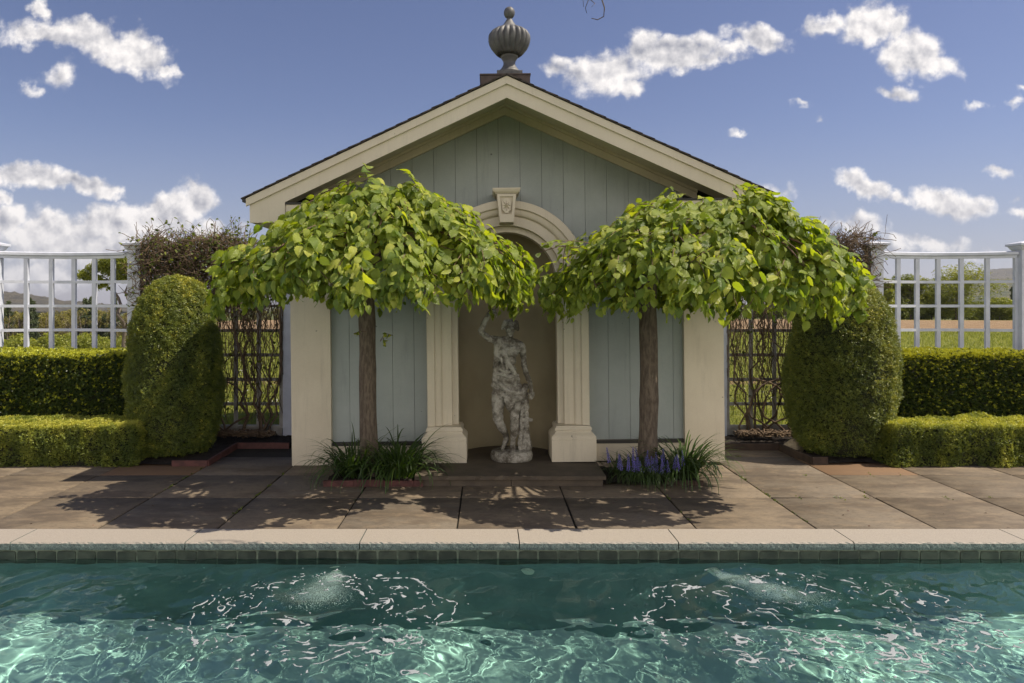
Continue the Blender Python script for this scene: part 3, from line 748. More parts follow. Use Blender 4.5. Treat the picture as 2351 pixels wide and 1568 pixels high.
# keystone
b = MB()
b.loft([[(-.078, 7.375, 2.685), (.078, 7.375, 2.685), (.078, 7.6, 2.685), (-.078, 7.6, 2.685)], [(-.106, 7.345, 2.995), (.106, 7.345, 2.995), (.106, 7.6, 2.995), (-.106, 7.6, 2.995)]])
key = hp(b, 'keystone', M['cream'])
b = MB()   # cap
sec = [(2.997, .118, 7.33), (3.006, .122, 7.325), (3.010, .132, 7.318), (3.022, .142, 7.31), (3.040, .149, 7.303), (3.052, .150, 7.302), (3.056, .147, 7.305)]
b.loft([[(-w, y, z), (w, y, z), (w, 7.718, z), (-w, 7.718, z)] for z, w, y in sec]); hp(b, 'keystone_cap', M['cream'], parent=key)
b = MB()   # frame round the sunk panel
def trap(z): t = (z-2.685)/.31; return .078+.028*t
za_, zb_ = 2.775, 2.965
for pl in ([(-trap(zb_)+.004, zb_), (trap(zb_)-.004, zb_), (trap(2.992)-.004, 2.992), (-trap(2.992)+.004, 2.992)],
           [(-trap(2.69)+.004, 2.69), (trap(2.69)-.004, 2.69), (trap(za_)-.004, za_), (-trap(za_)+.004, za_)],
           [(-trap(za_)+.004, za_), (-trap(za_)+.032, za_), (-trap(zb_)+.032, zb_), (-trap(zb_)+.004, zb_)],
           [(trap(za_)-.032, za_), (trap(za_)-.004, za_), (trap(zb_)-.004, zb_), (trap(zb_)-.032, zb_)]):
    b.prism_y(pl, 7.328, 7.37)
hp(b, 'keystone_frame', M['cream'], parent=key)
b = MB()   # shield with eight-ray star
sh = [(-.028, .0), (-.044, .022), (-.052, .05), (-.052, .10), (-.045, .125), (-.052, .15)]
sh = [(.018, -.082), (.026, -.064), (.044, -.052), (.049, .045), (.034, .056), (.024, .078), (-.024, .078), (-.034, .056), (-.049, .045), (-.044, -.052), (-.026, -.064), (-.018, -.082)]
b.prism_y([(x, 2.872+z) for x, z in sh], 7.338, 7.36)
c0 = (0, 7.318, 2.872)
for k in range(16):
    a0 = k*math.pi/8; a1 = (k+1)*math.pi/8
    ra, rb = (.066 if k % 2 == 0 else .022), (.066 if k % 2 else .022)
    f = lambda a, r: (min(.047, max(-.047, r*math.sin(a)*.8)), 7.336 if r > .03 else 7.3375, 2.872+r*math.cos(a))
    b.add([c0, f(a0, ra), f(a1, rb)], [(0, 1, 2)])
hp(b, 'star_rosette', M['cream'], parent=key)
# niche: half cylinder and quarter dome
b = MB(); NR = .56; NY = 7.70; n = 32
rings = []
for z in [.10, .6, 1.2, 1.7, CZ]: rings.append([(NR*math.cos(math.pi*k/n), NY+NR*.9*math.sin(math.pi*k/n), z) for k in range(n+1)])
for j in range(1, 15):
    t = j/14*math.pi/2; rings.append([(NR*math.cos(t)*math.cos(math.pi*k/n), NY+NR*.9*math.cos(t)*math.sin(math.pi*k/n), CZ+NR*math.sin(t)) for k in range(n+1)])
b.loft(rings, close=False)
# short straight reveal between the surround and the half cylinder
r2 = []
st = [((-1, 0), .10), ((-1, 0), CZ)] + [((math.cos(math.pi-math.pi*k/40), math.sin(math.pi-math.pi*k/40)), CZ) for k in range(1, 40)] + [((1, 0), CZ), ((1, 0), .10)]
b.loft([[(NR*d[0], 7.60, z+NR*d[1]), (NR*d[0], NY+.001, z+NR*d[1])] for d, z in st], close=False)
hp(b, 'niche', M['niche'], sm=True)

# step of stone in front of the niche
stp = empty('stone_step', (.24, 7.1, 0), 'low dark bluestone step in front of the arched niche under the statue', 'step')
b = MB(); n = 40
b.loft([[(x, 6.752+.004*math.sin(x*40)+rng.normal(0, .002), .068), (x, 6.748+rng.normal(0, .002), .105), (x, 8.25, .110), (x, 8.25, .07)] for x in np.linspace(-.725, 1.17, n) if 1] )
# clip: only as wide as the niche behind the wall
part(b.build('slab', M['stone']), stp)
b = MB(); b.box(-.70, .232, 6.79, 8.2, -.01, .067); b.box(.236, 1.145, 6.79, 8.2, -.01, .067); part(b.build('riser', M['stone']), stp)

# urn
urn = empty('urn', (HX+.008, 7.62, 4.345), 'dark grey gadrooned stone urn finial with ball top on the roof ridge', 'urn')
kf = .000912
U0 = 905
def pr(lst): return [(r*kf, (U0-y)*kf) for y, r in lst]
urn.scale = (.965, .965, 1.02)
b = MB(); b.box(-.145, .145, -.145, .145, -.051, .03, .004)
b.lathe([(a, z+.03) for a, z in pr([(905, 150), (893, 152), (885, 140), (872, 132), (850, 112), (825, 92), (800, 79), (780, 75), (765, 76), (748, 82), (730, 92), (715, 104), (700, 112), (690, 113), (655, 114), (648, 110)])], 0, 0); b.build('foot', M['lead'], urn, sm=False)
b = MB()
def flute(a, z): return 0
rings = []
bp = pr([(652, 95), (672, 118), (690, 132), (660, 170), (600, 216), (550, 240), (500, 252), (460, 248), (430, 236), (405, 214), (385, 190), (370, 165), (362, 140), (358, 60)])
bp = [(a, z+.03) for a, z in bp]
n = 20*10
amps = [0, 0, .02, .045, .06, .065, .07, .075, .08, .08, .06, .0, 0, 0]
for (r, z), am in zip(bp, amps):
    rings.append([((r*(1-am+am*2*abs(math.sin(10*a))**.7))*math.cos(a), (r*(1-am+am*2*abs(math.sin(10*a))**.7))*math.sin(a), z) for a in np.linspace(0, 2*math.pi, n, endpoint=False)])
b.loft(rings); b.build('bowl', M['lead'], urn, sm=True)
b = MB(); b.lathe([(a, z+.03) for a, z in pr([(362, 128), (356, 116), (345, 104), (320, 82), (295, 64), (270, 48), (250, 36), (240, 30), (232, 29)])], 0, 0); b.build('lid', M['lead'], urn, sm=True)
b = MB(); b.lathe([(70*kf*math.sin(t)+.0005, (U0-170)*kf+.03-72*kf*math.cos(t)) for t in np.linspace(.02, math.pi-.02, 24)], 0, 0); b.build('ball', M['lead'], urn, sm=True)

# ------------------------------------------------------------------ statue
SX, SY = .262, 7.47
stat = empty('statue', (SX, SY, .11), 'weathered lichen-spotted stone statue of a draped figure raising one arm in the niche', 'statue'); stat.scale = (1.05, 1.0, 1.0)
def SP(px, py, dy=0.0):     # statue pixel (3.332 px per D px crop) -> local
    D = ((1600+px/1.96)/1.7, (1150+py/1.96)/1.7)
    p = AT(D[0], D[1], SY); return (p.x-SX, dy, p.z-.11)
def blob_mesh(name, caps, voxel, disp, m, parent, smooth_it=3):
    """caps: list of polylines [(point, radius), ...] -> unioned by voxel remesh into one continuous surface"""
    b = MB()
    for cp in caps:
        for (p, r), (q, s) in zip(cp[:-1], cp[1:]):
            p = Vector(p); q = Vector(q); d = (q-p); L = d.length
            if L < 1e-5: continue
            t = d/L; a = t.orthogonal().normalized(); c = t.cross(a); rings = []
            for k in range(1, 6): ph_ = math.pi/2*(1-k/5)*.98; rings.append((p - t*r*math.sin(ph_), r*math.cos(ph_)))
            for k in range(0, 5): ph_ = math.pi/2*(k/5)*1.0; rings.append((q + t*s*math.sin(ph_), s*math.cos(ph_)))
            rings.append((q+t*s*.999, s*.03))
            b.loft([[tuple(o + (a*math.cos(2*math.pi*i/14)+c*math.sin(2*math.pi*i/14))*rr) for i in range(14)] for o, rr in rings])
    o = b.build(name, m, parent, sm=True)
    rm = o.modifiers.new('remesh', 'REMESH'); rm.mode = 'VOXEL'; rm.voxel_size = voxel; rm.use_smooth_shade = True
    s_ = o.modifiers.new('smooth', 'SMOOTH'); s_.iterations = smooth_it; s_.factor = .5
    if disp:
        tx = bpy.data.textures.new(name+' grain', 'CLOUDS'); tx.noise_scale = .035; tx.noise_depth = 3
        d_ = o.modifiers.new('grain', 'DISPLACE'); d_.texture = tx; d_.strength = disp; d_.mid_level = .5
    return o
S = SP
fig = [
 # head, hair, neck
 [(S(768, 232, -.01), .052), (S(768, 262, -.015), .056)], [(S(768, 285, -.03), .040), (S(769, 304, -.035), .030)],
 [(S(740, 222, .01), .045), (S(800, 222, .01), .045)], [(S(716, 235, 0), .020), (S(712, 262, .01), .016)], [(S(818, 232, 0), .022), (S(822, 268, .01), .018)],
 [(S(769, 262, -.072), .008), (S(769, 280, -.080), .010)],                       # nose
 [(S(745, 258, -.060), .010), (S(790, 258, -.060), .010)],                       # brow
 [(S(757, 297, -.066), .006), (S(781, 297, -.066), .006)],                       # mouth
 [(S(769, 314, -.05), .018), (S(769, 312, -.05), .018)],
 [(S(766, 300, 0), .036), (S(762, 350, .01), .040)],
 # shoulders, chest, belly, hips
 [(S(672, 352, .01), .046), (S(765, 362, .01), .062), (S(838, 392, .01), .050)],
 [(S(705, 420, -.01), .068), (S(792, 425, -.01), .066)], [(S(702, 490, 0), .064), (S(772, 500, 0), .060)],
 [(S(706, 560, 0), .060), (S(770, 570, 0), .058)], [(S(700, 640, .0), .070), (S(792, 650, 0), .070)], [(S(700, 710, .01), .075), (S(810, 720, .01), .078)],
 [(S(725, 440, -.06), .028), (S(724, 446, -.06), .028)], [(S(800, 450, -.06), .028), (S(801, 456, -.06), .028)],
 # raised arm (left in the picture)
 [(S(665, 350, 0), .044), (S(610, 330, -.02), .036), (S(562, 292, -.03), .032), (S(556, 270, -.03), .031), (S(590, 190, -.04), .028), (S(618, 140, -.05), .022)],
 [(S(618, 140, -.05), .024), (S(640, 128, -.05), .020)],
 [(S(640, 130, -.05), .011), (S(660, 150, -.06), .008), (S(668, 172, -.06), .007)], [(S(632, 124, -.06), .010), (S(655, 138, -.07), .008), (S(672, 158, -.07), .007)],
 [(S(626, 118, -.07), .010), (S(648, 124, -.08), .008), (S(668, 140, -.08), .007)], [(S(620, 118, -.04), .010), (S(642, 112, -.04), .008), (S(664, 122, -.04), .007)], [(S(612, 130, -.07), .010), (S(634, 150, -.085), .008)],
 # lowered arm
 [(S(850, 396, 0), .044), (S(864, 470, .01), .033), (S(872, 560, .01), .028), (S(884, 600, -.01), .029), (S(910, 670, -.03), .026), (S(920, 725, -.04), .020)],
 [(S(920, 728, -.04), .022), (S(924, 752, -.045), .020)],
 [(S(912, 755, -.06), .009), (S(905, 790, -.065), .007)], [(S(922, 758, -.06), .009), (S(918, 795, -.065), .007)], [(S(932, 755, -.05), .009), (S(932, 785, -.055), .007)], [(S(936, 748, -.04), .009), (S(940, 772, -.045), .007)], [(S(905, 740, -.06), .009), (S(893, 765, -.07), .007)],
 # standing leg
 [(S(808, 730, 0), .078), (S(806, 810, -.01), .064), (S(800, 900, -.02), .050), (S(798, 950, -.03), .046), (S(800, 1010, -.01), .046), (S(790, 1090, 0), .034), (S(784, 1150, 0), .028)],
 [(S(784, 1165, 0), .030), (S(784, 1180, -.06), .026), (S(786, 1186, -.12), .020)],
 [(S(772, 1186, -.12), .009), (S(770, 1189, -.145), .008)], [(S(780, 1186, -.125), .009), (S(779, 1189, -.15), .008)], [(S(788, 1186, -.125), .009), (S(788, 1189, -.148), .008)], [(S(796, 1186, -.12), .009), (S(797, 1189, -.14), .008)], [(S(803, 1186, -.11), .009), (S(805, 1189, -.13), .008)],
 # bent leg
 [(S(700, 730, 0), .074), (S(686, 810, -.03), .062), (S(680, 900, -.06), .050), (S(684, 960, -.08), .046), (S(705, 1010, -.03), .044), (S(735, 1070, .05), .032), (S(742, 1120, .08), .026)],
 [(S(735, 1130, .08), .028), (S(720, 1160, .04), .022), (S(712, 1180, .0), .018)],
]
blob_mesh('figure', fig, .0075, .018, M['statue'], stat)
dr = [  # drapery: mantle from the shoulder and rolls round the hips
 [(S(690, 350, -.05), .030), (S(720, 430, -.075), .024), (S(755, 520, -.085), .022), (S(800, 600, -.08), .024)],
 [(S(668, 370, -.02), .034), (S(672, 470, -.04), .034), (S(665, 560, -.03), .034), (S(660, 650, -.02), .036), (S(662, 750, -.01), .030)],
 [(S(655, 640, 0), .034), (S(700, 690, -.06), .028), (S(760, 740, -.09), .028), (S(860, 740, -.08), .030), (S(880, 700, 0), .036)],
 [(S(650, 690, 0), .034), (S(690, 745, -.07), .030), (S(760, 790, -.10), .030), (S(830, 790, -.09), .030), (S(876, 760, -.03), .030)],
 [(S(735, 790, -.09), .028), (S(748, 850, -.09), .024), (S(760, 878, -.085), .014)], [(S(760, 780, -.1), .030), (S(768, 840, -.095), .026), (S(766, 880, -.09), .012)],
 [(S(786, 790, -.095), .026), (S(782, 840, -.09), .020), (S(776, 866, -.09), .010)],
 [(S(700, 570, -.06), .018), (S(750, 590, -.08), .018), (S(800, 575, -.05), .018)], [(S(680, 600, -.05), .020), (S(760, 625, -.085), .020), (S(820, 612, -.05), .020)],
 [(S(650, 750, .0), .026), (S(648, 850, -.0), .022), (S(655, 950, .01), .022), (S(668, 975, -.02), .018)], [(S(700, 480, -.07), .014), (S(712, 560, -.075), .016)], [(S(735, 470, -.075), .012), (S(742, 560, -.08), .014)]]
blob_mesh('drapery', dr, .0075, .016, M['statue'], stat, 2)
stump = [[(S(866, 770, .06), .052), (S(872, 860, .06), .050), (S(868, 960, .06), .052), (S(872, 1060, .06), .056), (S(880, 1150, .05), .066), (S(880, 1188, .05), .072)],
 [(S(880, 950, .02), .022), (S(920, 958, .0), .018)], [(S(890, 1100, .02), .026), (S(908, 1130, 0), .02)], [(S(850, 850, .01), .02), (S(846, 1000, .01), .022), (S(840, 1180, .0), .026)], [(S(885, 880, .01), .018), (S(896, 1060, .01), .018), (S(905, 1180, .0), .026)]]
blob_mesh('tree_stump', stump, .009, .028, M['statue'], stat, 1)
b = MB(); nn = 60
rings = []
for z, r in ((.0, .205), (.006, .214), (.045, .219), (.075, .215), (.098, .205), (.104, .19)):
    rings.append([((r+.006*math.sin(a*5)+rng.normal(0, .0016))*math.cos(a), (r*.92+rng.normal(0, .0016))*math.sin(a), z+rng.normal(0, .0012)*(z > 0)) for a in np.linspace(0, 2*math.pi, nn, endpoint=False)])
b.loft(rings); b.build('plinth', M['statue'], stat, sm=True)

# ------------------------------------------------------------------ fences
LAT = .3035
def fence(name, x0, x1, Y, posts, label, low=False, bow=.22):
    e = empty(name, ((x0+x1)/2, Y, 0), label, 'fence'); ex = e.location.copy()
    L = lambda b, nm, m, p=None: (part(b.build(nm, m), e) if p is None else None)
    def yb(x): t = (x-x0)/(x1-x0); return Y + bow*4*t*(1-t)
    zs = [2.45 - .333*k for k in range(0, 8)]
    n = round((x1-x0)/LAT)
    for i in range(n+1):
        x = x0 + (x1-x0)*i/n
        b = MB(); y = yb(x); b.box(x-.0275, x+.0275, y-.02, y+.02, .12, 2.44, .002); L(b, 'upright', M['fencew'])
    for z in zs[1:]:
        b = MB()
        for i in range(n):
            xa, xb = x0+(x1-x0)*i/n+.0275, x0+(x1-x0)*(i+1)/n-.0275
            b.loft([[(xa, yb(xa)-.018, z-.018), (xa, yb(xa)-.018, z+.02), (xa, yb(xa)+.018, z+.02), (xa, yb(xa)+.018, z-.018)],
                    [(xb, yb(xb)-.018, z-.018), (xb, yb(xb)-.018, z+.02), (xb, yb(xb)+.018, z+.02), (xb, yb(xb)+.018, z-.018)]])
        L(b, 'crossbar', M['fencew'])
    b = MB(); N = 24
    b.loft([[(x, yb(x)-.05, 2.485), (x, yb(x)-.05, 2.52), (x, yb(x), 2.535), (x, yb(x)+.05, 2.52), (x, yb(x)+.05, 2.485)] for x in np.linspace(x0, x1, N)])
    L(b, 'top_rail', M['fencew'])
    b = MB(); b.loft([[(x, yb(x)-.022, 2.442), (x, yb(x)-.022, 2.482), (x, yb(x)+.022, 2.482), (x, yb(x)+.022, 2.442)] for x in np.linspace(x0, x1, N)])
    L(b, 'under_rail', M['fencew'])
    b = MB(); b.loft([[(x, yb(x)-.02, .0), (x, yb(x)-.02, .115), (x, yb(x)+.02, .115), (x, yb(x)+.02, .0)] for x in np.linspace(x0, x1, N)]); L(b, 'kick_board', M['fencew'])
    for xp in posts:
        b = MB(); b.box(xp-.085, xp+.085, Y-.085, Y+.085, -.03, 2.575, .004); o = part(b.build('post', M['fencew']), e)
        b = MB()
        b.loft([[(xp-w, Y-w, z), (xp+w, Y-w, z), (xp+w, Y+w, z), (xp-w, Y+w, z)] for z, w in ((2.54, .088), (2.56, .105), (2.60, .125), (2.605, .145), (2.632, .145), (2.637, .138), (2.668, .02))])
        c = b.build('post_cap', M['fencew']); c.parent = o
    return e
FY = 9.3
def XD(px, Y=FY): return (px-1120)/1567*Y
fence('trellis_fence', XD(0)-.02, XD(299), FY, [XD(-16), XD(314)], 'white square trellis fence panel with capped posts behind the hedge on the left')
fence('trellis_fence', XD(2022), XD(2333), FY, [XD(2006), XD(2350)], 'white square trellis fence panel with capped posts behind the hedge on the right')
def side_panel(x0, x1, Y, px_post, label, flip=1):
    e = empty('lattice_screen', ((x0+x1)/2, Y, 0), label, 'trellis')
    b = MB()
    for k in range(7):
        z = 2.45-.333*k
        b.box(x0, x1, Y-.018, Y+.018, z-.02, z+.02)
    part(b.build('crossbars', M['oldw']), e)
    n = round((x1-x0)/LAT); b = MB()
    for i in range(n+1):
        x = x0+(x1-x0)*i/n; b.box(x-.026, x+.026, Y-.045, Y-.019, .13, 2.5)
    part(b.build('uprights', M['oldw']), e)
    b = MB(); b.box(x0, x1, Y-.022, Y+.022, .125, .165); b.box(x0, x1, Y-.016, Y+.016, -.02, .122); part(b.build('kick_board', M['oldw']), e)
    b = MB()
    for x in np.arange(x0, x1, .0508): b.tube([(x, Y+.03, .13), (x, Y+.03, 1.75)], .0011, 3)
    for z in np.arange(.15, 1.75, .0762): b.tube([(x0, Y+.032, z), (x1, Y+.032, z)], .0011, 3)
    part(b.build('wire_mesh', M['wire']), e)
    b = MB(); b.box(px_post-.06, px_post+.06, Y-.07, Y+.07, -.03, 2.45); part(b.build('post', M['fencew']), e)
    return e
side_panel(XD(330)+.03, XD(648), FY, XD(663), 'weathered vine-covered trellis panel between the left topiary and the pavilion')
side_panel(XD(1668), XD(1990), FY, XD(1655), 'weathered trellis panel with green wire between the pavilion and right topiary')

# ------------------------------------------------------------------ hedges and topiary
def needle_temp(n, L, W, up=.6, seed=0):
    r = np.random.default_rng(seed); L_ = []
    for i in range(n):
        a = 2*math.pi*i/n + r.normal(0, .3); t = i/n
        d = (math.cos(a)*(1-up*t), .9, math.sin(a)*(1-up*t)); L_.append(((0, .5*t, 0), d, (0, 0, 1) if i % 2 else (1, 0, .3)))
    return diamond(L_, L, W, .0)
def leafy_temp(n, L, W, seed):
    r = np.random.default_rng(seed); L_ = []
    for i in range(n):
        o = r.normal(0, .45, 3)*np.array([1, 1, .5]); d = r.normal(0, 1, 3)*np.array([1, 1, .45])+np.array([0, .5, 0]); nn = r.normal(0, .55, 3)+np.array([0, 0, 1])
        L_.append((o, d, nn))
    return diamond(L_, L, W, .12)
def bumpy(P, amp, sc, seed):
    r = np.random.default_rng(seed); o = np.zeros(len(P))
    for i in range(8):
        k = r.normal(0, 1, 3)*sc*(1+i*.35); o += np.sin(P@k + r.uniform(0, 6))/(1+i*.5)
    return o*amp/2
def surf_scatter(name, P, N_, temps, size, m, parent, tipbias=None, jitter=.5, inward=.03, up=.35, rndf=None):
    n = len(P)
    depth = rng.random(n)**1.6*inward
    P2 = P - N_*depth[:, None]
    d = unit(N_ + np.array([0, 0, up]) + rng.normal(0, jitter, (n, 3)))
    nn = unit(N_*.5 + np.array([.15, 0, .8]) + rng.normal(0, .55, (n, 3)))
    if jitter > .6: d = unit(rng.normal(0, 1, (n, 3)) + N_*.8 + np.array([0, 0, .3])); d = unit(d - nn*(d*nn).sum(1, keepdims=True)*.8)
    rnd = np.clip(rng.normal(.45, .22, n) - depth/inward*.25 if rndf is None else rndf(P, N_, depth), 0.01, .99)
    return scatter(name, temps, P2, frames(d, nn), rng.uniform(*size, n), m, parent, rnd=rnd, smooth_=False)
def box_points(x0, x1, y0, y1, z0, z1, dens, rad=.05, sides=('f', 't', 'l', 'r')):
    P, N_ = [], []
    def add(n, f, nrm):
        u, v = rng.random(n), rng.random(n); P.append(f(u, v)); N_.append(np.tile(nrm, (n, 1)))
    if 'f' in sides: add(int((x1-x0)*(z1-z0)*dens), lambda u, v: np.stack([x0+u*(x1-x0), np.full_like(u, y0), z0+v*(z1-z0)], -1), (0, -1, 0))
    if 't' in sides: add(int((x1-x0)*(y1-y0)*dens), lambda u, v: np.stack([x0+u*(x1-x0), y0+v*(y1-y0), np.full_like(u, z1)], -1), (0, 0, 1))
    if 'l' in sides: add(int((y1-y0)*(z1-z0)*dens), lambda u, v: np.stack([np.full_like(u, x0), y0+u*(y1-y0), z0+v*(z1-z0)], -1), (-1, 0, 0))
    if 'r' in sides: add(int((y1-y0)*(z1-z0)*dens), lambda u, v: np.stack([np.full_like(u, x1), y0+u*(y1-y0), z0+v*(z1-z0)], -1), (1, 0, 0))
    P = np.concatenate(P); N_ = np.concatenate(N_).astype(float)
    # round the upper edges
    c = np.stack([np.clip(P[:, 0], x0+rad, x1-rad), np.clip(P[:, 1], y0+rad, y1-rad), np.minimum(P[:, 2], z1-rad)], -1)
    d = P - c; L = np.linalg.norm(d, axis=1, keepdims=True); k = L > rad*.999
    nn = d/np.maximum(L, 1e-6); P = np.where(k, c+nn*rad, P); N_ = np.where(k, nn, N_)
    return P, unit(N_)
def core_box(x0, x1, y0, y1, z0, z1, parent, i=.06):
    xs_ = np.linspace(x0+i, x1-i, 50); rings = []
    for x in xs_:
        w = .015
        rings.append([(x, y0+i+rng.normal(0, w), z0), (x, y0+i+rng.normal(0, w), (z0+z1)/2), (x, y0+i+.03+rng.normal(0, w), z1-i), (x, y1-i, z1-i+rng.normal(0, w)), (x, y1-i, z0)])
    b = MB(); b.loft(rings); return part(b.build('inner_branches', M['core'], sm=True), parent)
yew_t = [needle_temp(8, .85, .30, .55, s) for s in (1, 2, 3)]
box_t = [leafy_temp(7, .85, .62, s) for s in (4, 5, 6)]
thu_t = [leafy_temp(8, .95, .34, s) for s in (7, 8, 9)]
def hedge(kind, x0, x1, y0, y1, z1, label, dens, round_r=.06):
    e = empty('hedge', ((x0+x1)/2, (y0+y1)/2, 0), label, 'hedge')
    P, N_ = box_points(x0, x1, y0, y1, .0, z1, dens, round_r)
    off = bumpy(P, .02 if kind == 'yew' else .03, 6, 3) + bumpy(P, .010, 25, 4)
    if kind == 'box':
        lowz = np.clip(1-P[:, 2]/.22, 0, 1); off = off + lowz*(-.02+ .06*np.sin(P[:, 0]*7+2)*np.sin(P[:, 0]*3.1))
    P = P + N_*off[:, None]
    if kind == 'yew':
        def rf(P, N_, d):
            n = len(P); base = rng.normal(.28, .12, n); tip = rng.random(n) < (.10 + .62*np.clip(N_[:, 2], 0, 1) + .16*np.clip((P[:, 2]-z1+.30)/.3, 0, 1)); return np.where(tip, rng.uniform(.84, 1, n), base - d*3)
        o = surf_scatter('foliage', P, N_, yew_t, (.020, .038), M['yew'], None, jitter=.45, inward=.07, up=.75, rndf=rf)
    else:
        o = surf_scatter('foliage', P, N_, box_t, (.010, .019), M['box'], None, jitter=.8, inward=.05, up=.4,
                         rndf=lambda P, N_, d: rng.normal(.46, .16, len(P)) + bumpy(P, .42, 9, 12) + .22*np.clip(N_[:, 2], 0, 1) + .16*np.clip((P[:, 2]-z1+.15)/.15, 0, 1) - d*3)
    part(o, e); core_box(x0, x1, y0, y1, 0, z1, e, .07)
    return e
hedge('yew', -6.6, XD(290, 8.3)-.02, 8.22, 9.14, 1.20, 'tall dark yew hedge with yellow-green tips below the left trellis', 4200)
hedge('yew', XD(2075, 8.3)-.1, 6.9, 8.22, 9.14, 1.20, 'tall dark yew hedge with yellow-green tips below the right trellis', 4200)
hedge('box', -6.0, XD(326, 7.75), 7.56, 8.16, .475, 'low clipped box hedge in front of the left yew hedge', 6500, .05)
hedge('box', XD(2030, 7.75), 6.4, 7.56, 8.16, .475, 'low clipped box hedge in front of the right yew hedge', 6500, .05)

def topiary(cx, cy_, prof, label, seed):
    """prof: list of (z, radius)"""
    e = empty('topiary', (cx, cy_, 0), label, 'topiary')
    prof = [(z, max(0, q-.05*min(1, q/.3))) for z, q in prof]
    zz = np.array([p[0] for p in prof]); rr = np.array([p[1] for p in prof])
    s = np.concatenate([[0], np.cumsum(np.hypot(np.diff(zz), np.diff(rr)))])
    n = 42000; r = np.random.default_rng(seed)
    t = r.random(n*3)*s[-1]; R_ = np.interp(t, s, rr); keep = r.random(n*3) < (R_/rr.max()); t = t[keep][:n]
    Z = np.interp(t, s, zz); R_ = np.interp(t, s, rr); a = r.random(len(t))*2*math.pi
    dz = np.interp(t, s, np.gradient(zz, s)); dr = np.interp(t, s, np.gradient(rr, s))
    N_ = unit(np.stack([np.cos(a)*dz, np.sin(a)*dz, -dr], -1))
    P = np.stack([cx+R_*np.cos(a), cy_+R_*np.sin(a)*.92, Z], -1)
    P = P + N_*(bumpy(P, .030, 5, seed)+bumpy(P, .014, 22, seed+1)+bumpy(P, .007, 60, seed+2))[:, None]
    keep = P[:, 1] < cy_+.35; P, N_ = P[keep], N_[keep]
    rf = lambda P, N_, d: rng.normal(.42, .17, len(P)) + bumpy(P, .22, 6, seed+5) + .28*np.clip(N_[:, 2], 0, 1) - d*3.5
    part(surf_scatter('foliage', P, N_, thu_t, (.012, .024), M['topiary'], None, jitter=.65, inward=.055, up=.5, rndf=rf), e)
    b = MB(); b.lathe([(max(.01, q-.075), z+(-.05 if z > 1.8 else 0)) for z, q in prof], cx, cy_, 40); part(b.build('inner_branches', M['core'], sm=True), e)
    return e
Yt = 8.22
def tp(px_l, px_r, y): return (1.8-(y-700)/1567*Yt, (px_r-px_l)/2/1567*Yt)
topiary(XD(402, Yt), Yt, [(.03, .36), (.12, .47), (.3, .545), (.6, .595), (.9, .605), (1.2, .585), (1.45, .545), (1.7, .49), (1.9, .43), (2.03, .35), (2.11, .25), (2.16, .13), (2.175, .0)],
        'large round-topped clipped evergreen column on the left, partly in the pavilion shadow', 21)
topiary(XD(1930, Yt), Yt, [(.02, .40), (.10, .53), (.25, .60), (.5, .645), (.8, .68), (1.1, .68), (1.35, .655), (1.6, .61), (1.8, .56), (1.95, .49), (2.06, .40), (2.14, .28), (2.185, .14), (2.195, .0)],
        'large round-topped clipped evergreen column on the right, sunlit along its right side', 31)
# small dark yew sprigs beside the right topiary
P, N_ = box_points(XD(1780), XD(1830), 8.35, 8.7, .1, 1.0, 2600, .1)
yb_ = empty('yew_shrub', (XD(1800), 8.5, 0), 'thin dark green yew shrub squeezed behind the right topiary', 'shrub')
part(surf_scatter('foliage', P + rng.normal(0, .05, P.shape), N_, yew_t, (.03, .05), M['yew'], None, inward=.05, up=.5, rndf=lambda P, N_, d: rng.normal(.25, .1, len(P))), yb_)

# ------------------------------------------------------------------ beds and edging
def bed(name, rects, m, label, cat='edging'):
    e = empty(name, (rects[0][0], rects[0][2], 0), label, cat)
    for x0, x1, y0, y1, z in rects:
        b = MB(); b.box(x0, x1, y0, y1, -.01, z, .003); part(b.build('edging_strip', m), e)
    return e
def soil(x0, x1, y0, y1, z, name='soil'):
    n = 26; xs_ = np.linspace(x0, x1, n); ys_ = np.linspace(y0, y1, n); X, Y = np.meshgrid(xs_, ys_)
    Z = z + rng.normal(0, .008, X.shape); i = np.arange(n*n).reshape(n, n)
    F = np.stack([i[:-1, :-1], i[:-1, 1:], i[1:, 1:], i[1:, :-1]], -1).reshape(-1, 4)
    o = mesh_np(name, np.stack([X, Y, Z], -1).reshape(-1, 3), F, M['soil'], smooth_=False); return tag(o, kind='structure')
def brick_row(name, x0, x1, y0, y1, z, m, label):
    e = empty(name, ((x0+x1)/2, y0, 0), label, 'edging'); L = .30; x = x0
    while x < x1-.02:
        xb = min(x+L, x1); b = MB(); dz = rng.normal(0, .003); b.box(x, xb-.003, y0+rng.normal(0, .002), y1, -.01, z+dz, .004); part(b.build('edging_piece', m), e); x = xb
    return e
brick_row('bed_edging', -1.632, -.64, 6.765, 6.80, .058, M['brick'], 'red painted edging along the planting bed under the left tree')
soil(-1.62, -.71, 6.80, 7.70, .035)
brick_row('bed_edging', 1.76, 2.15, 6.79, 6.825, .05, M['rust'], 'dark rusty edging along the planting bed under the right tree')
soil(1.16, 2.13, 6.80, 7.72, .03)
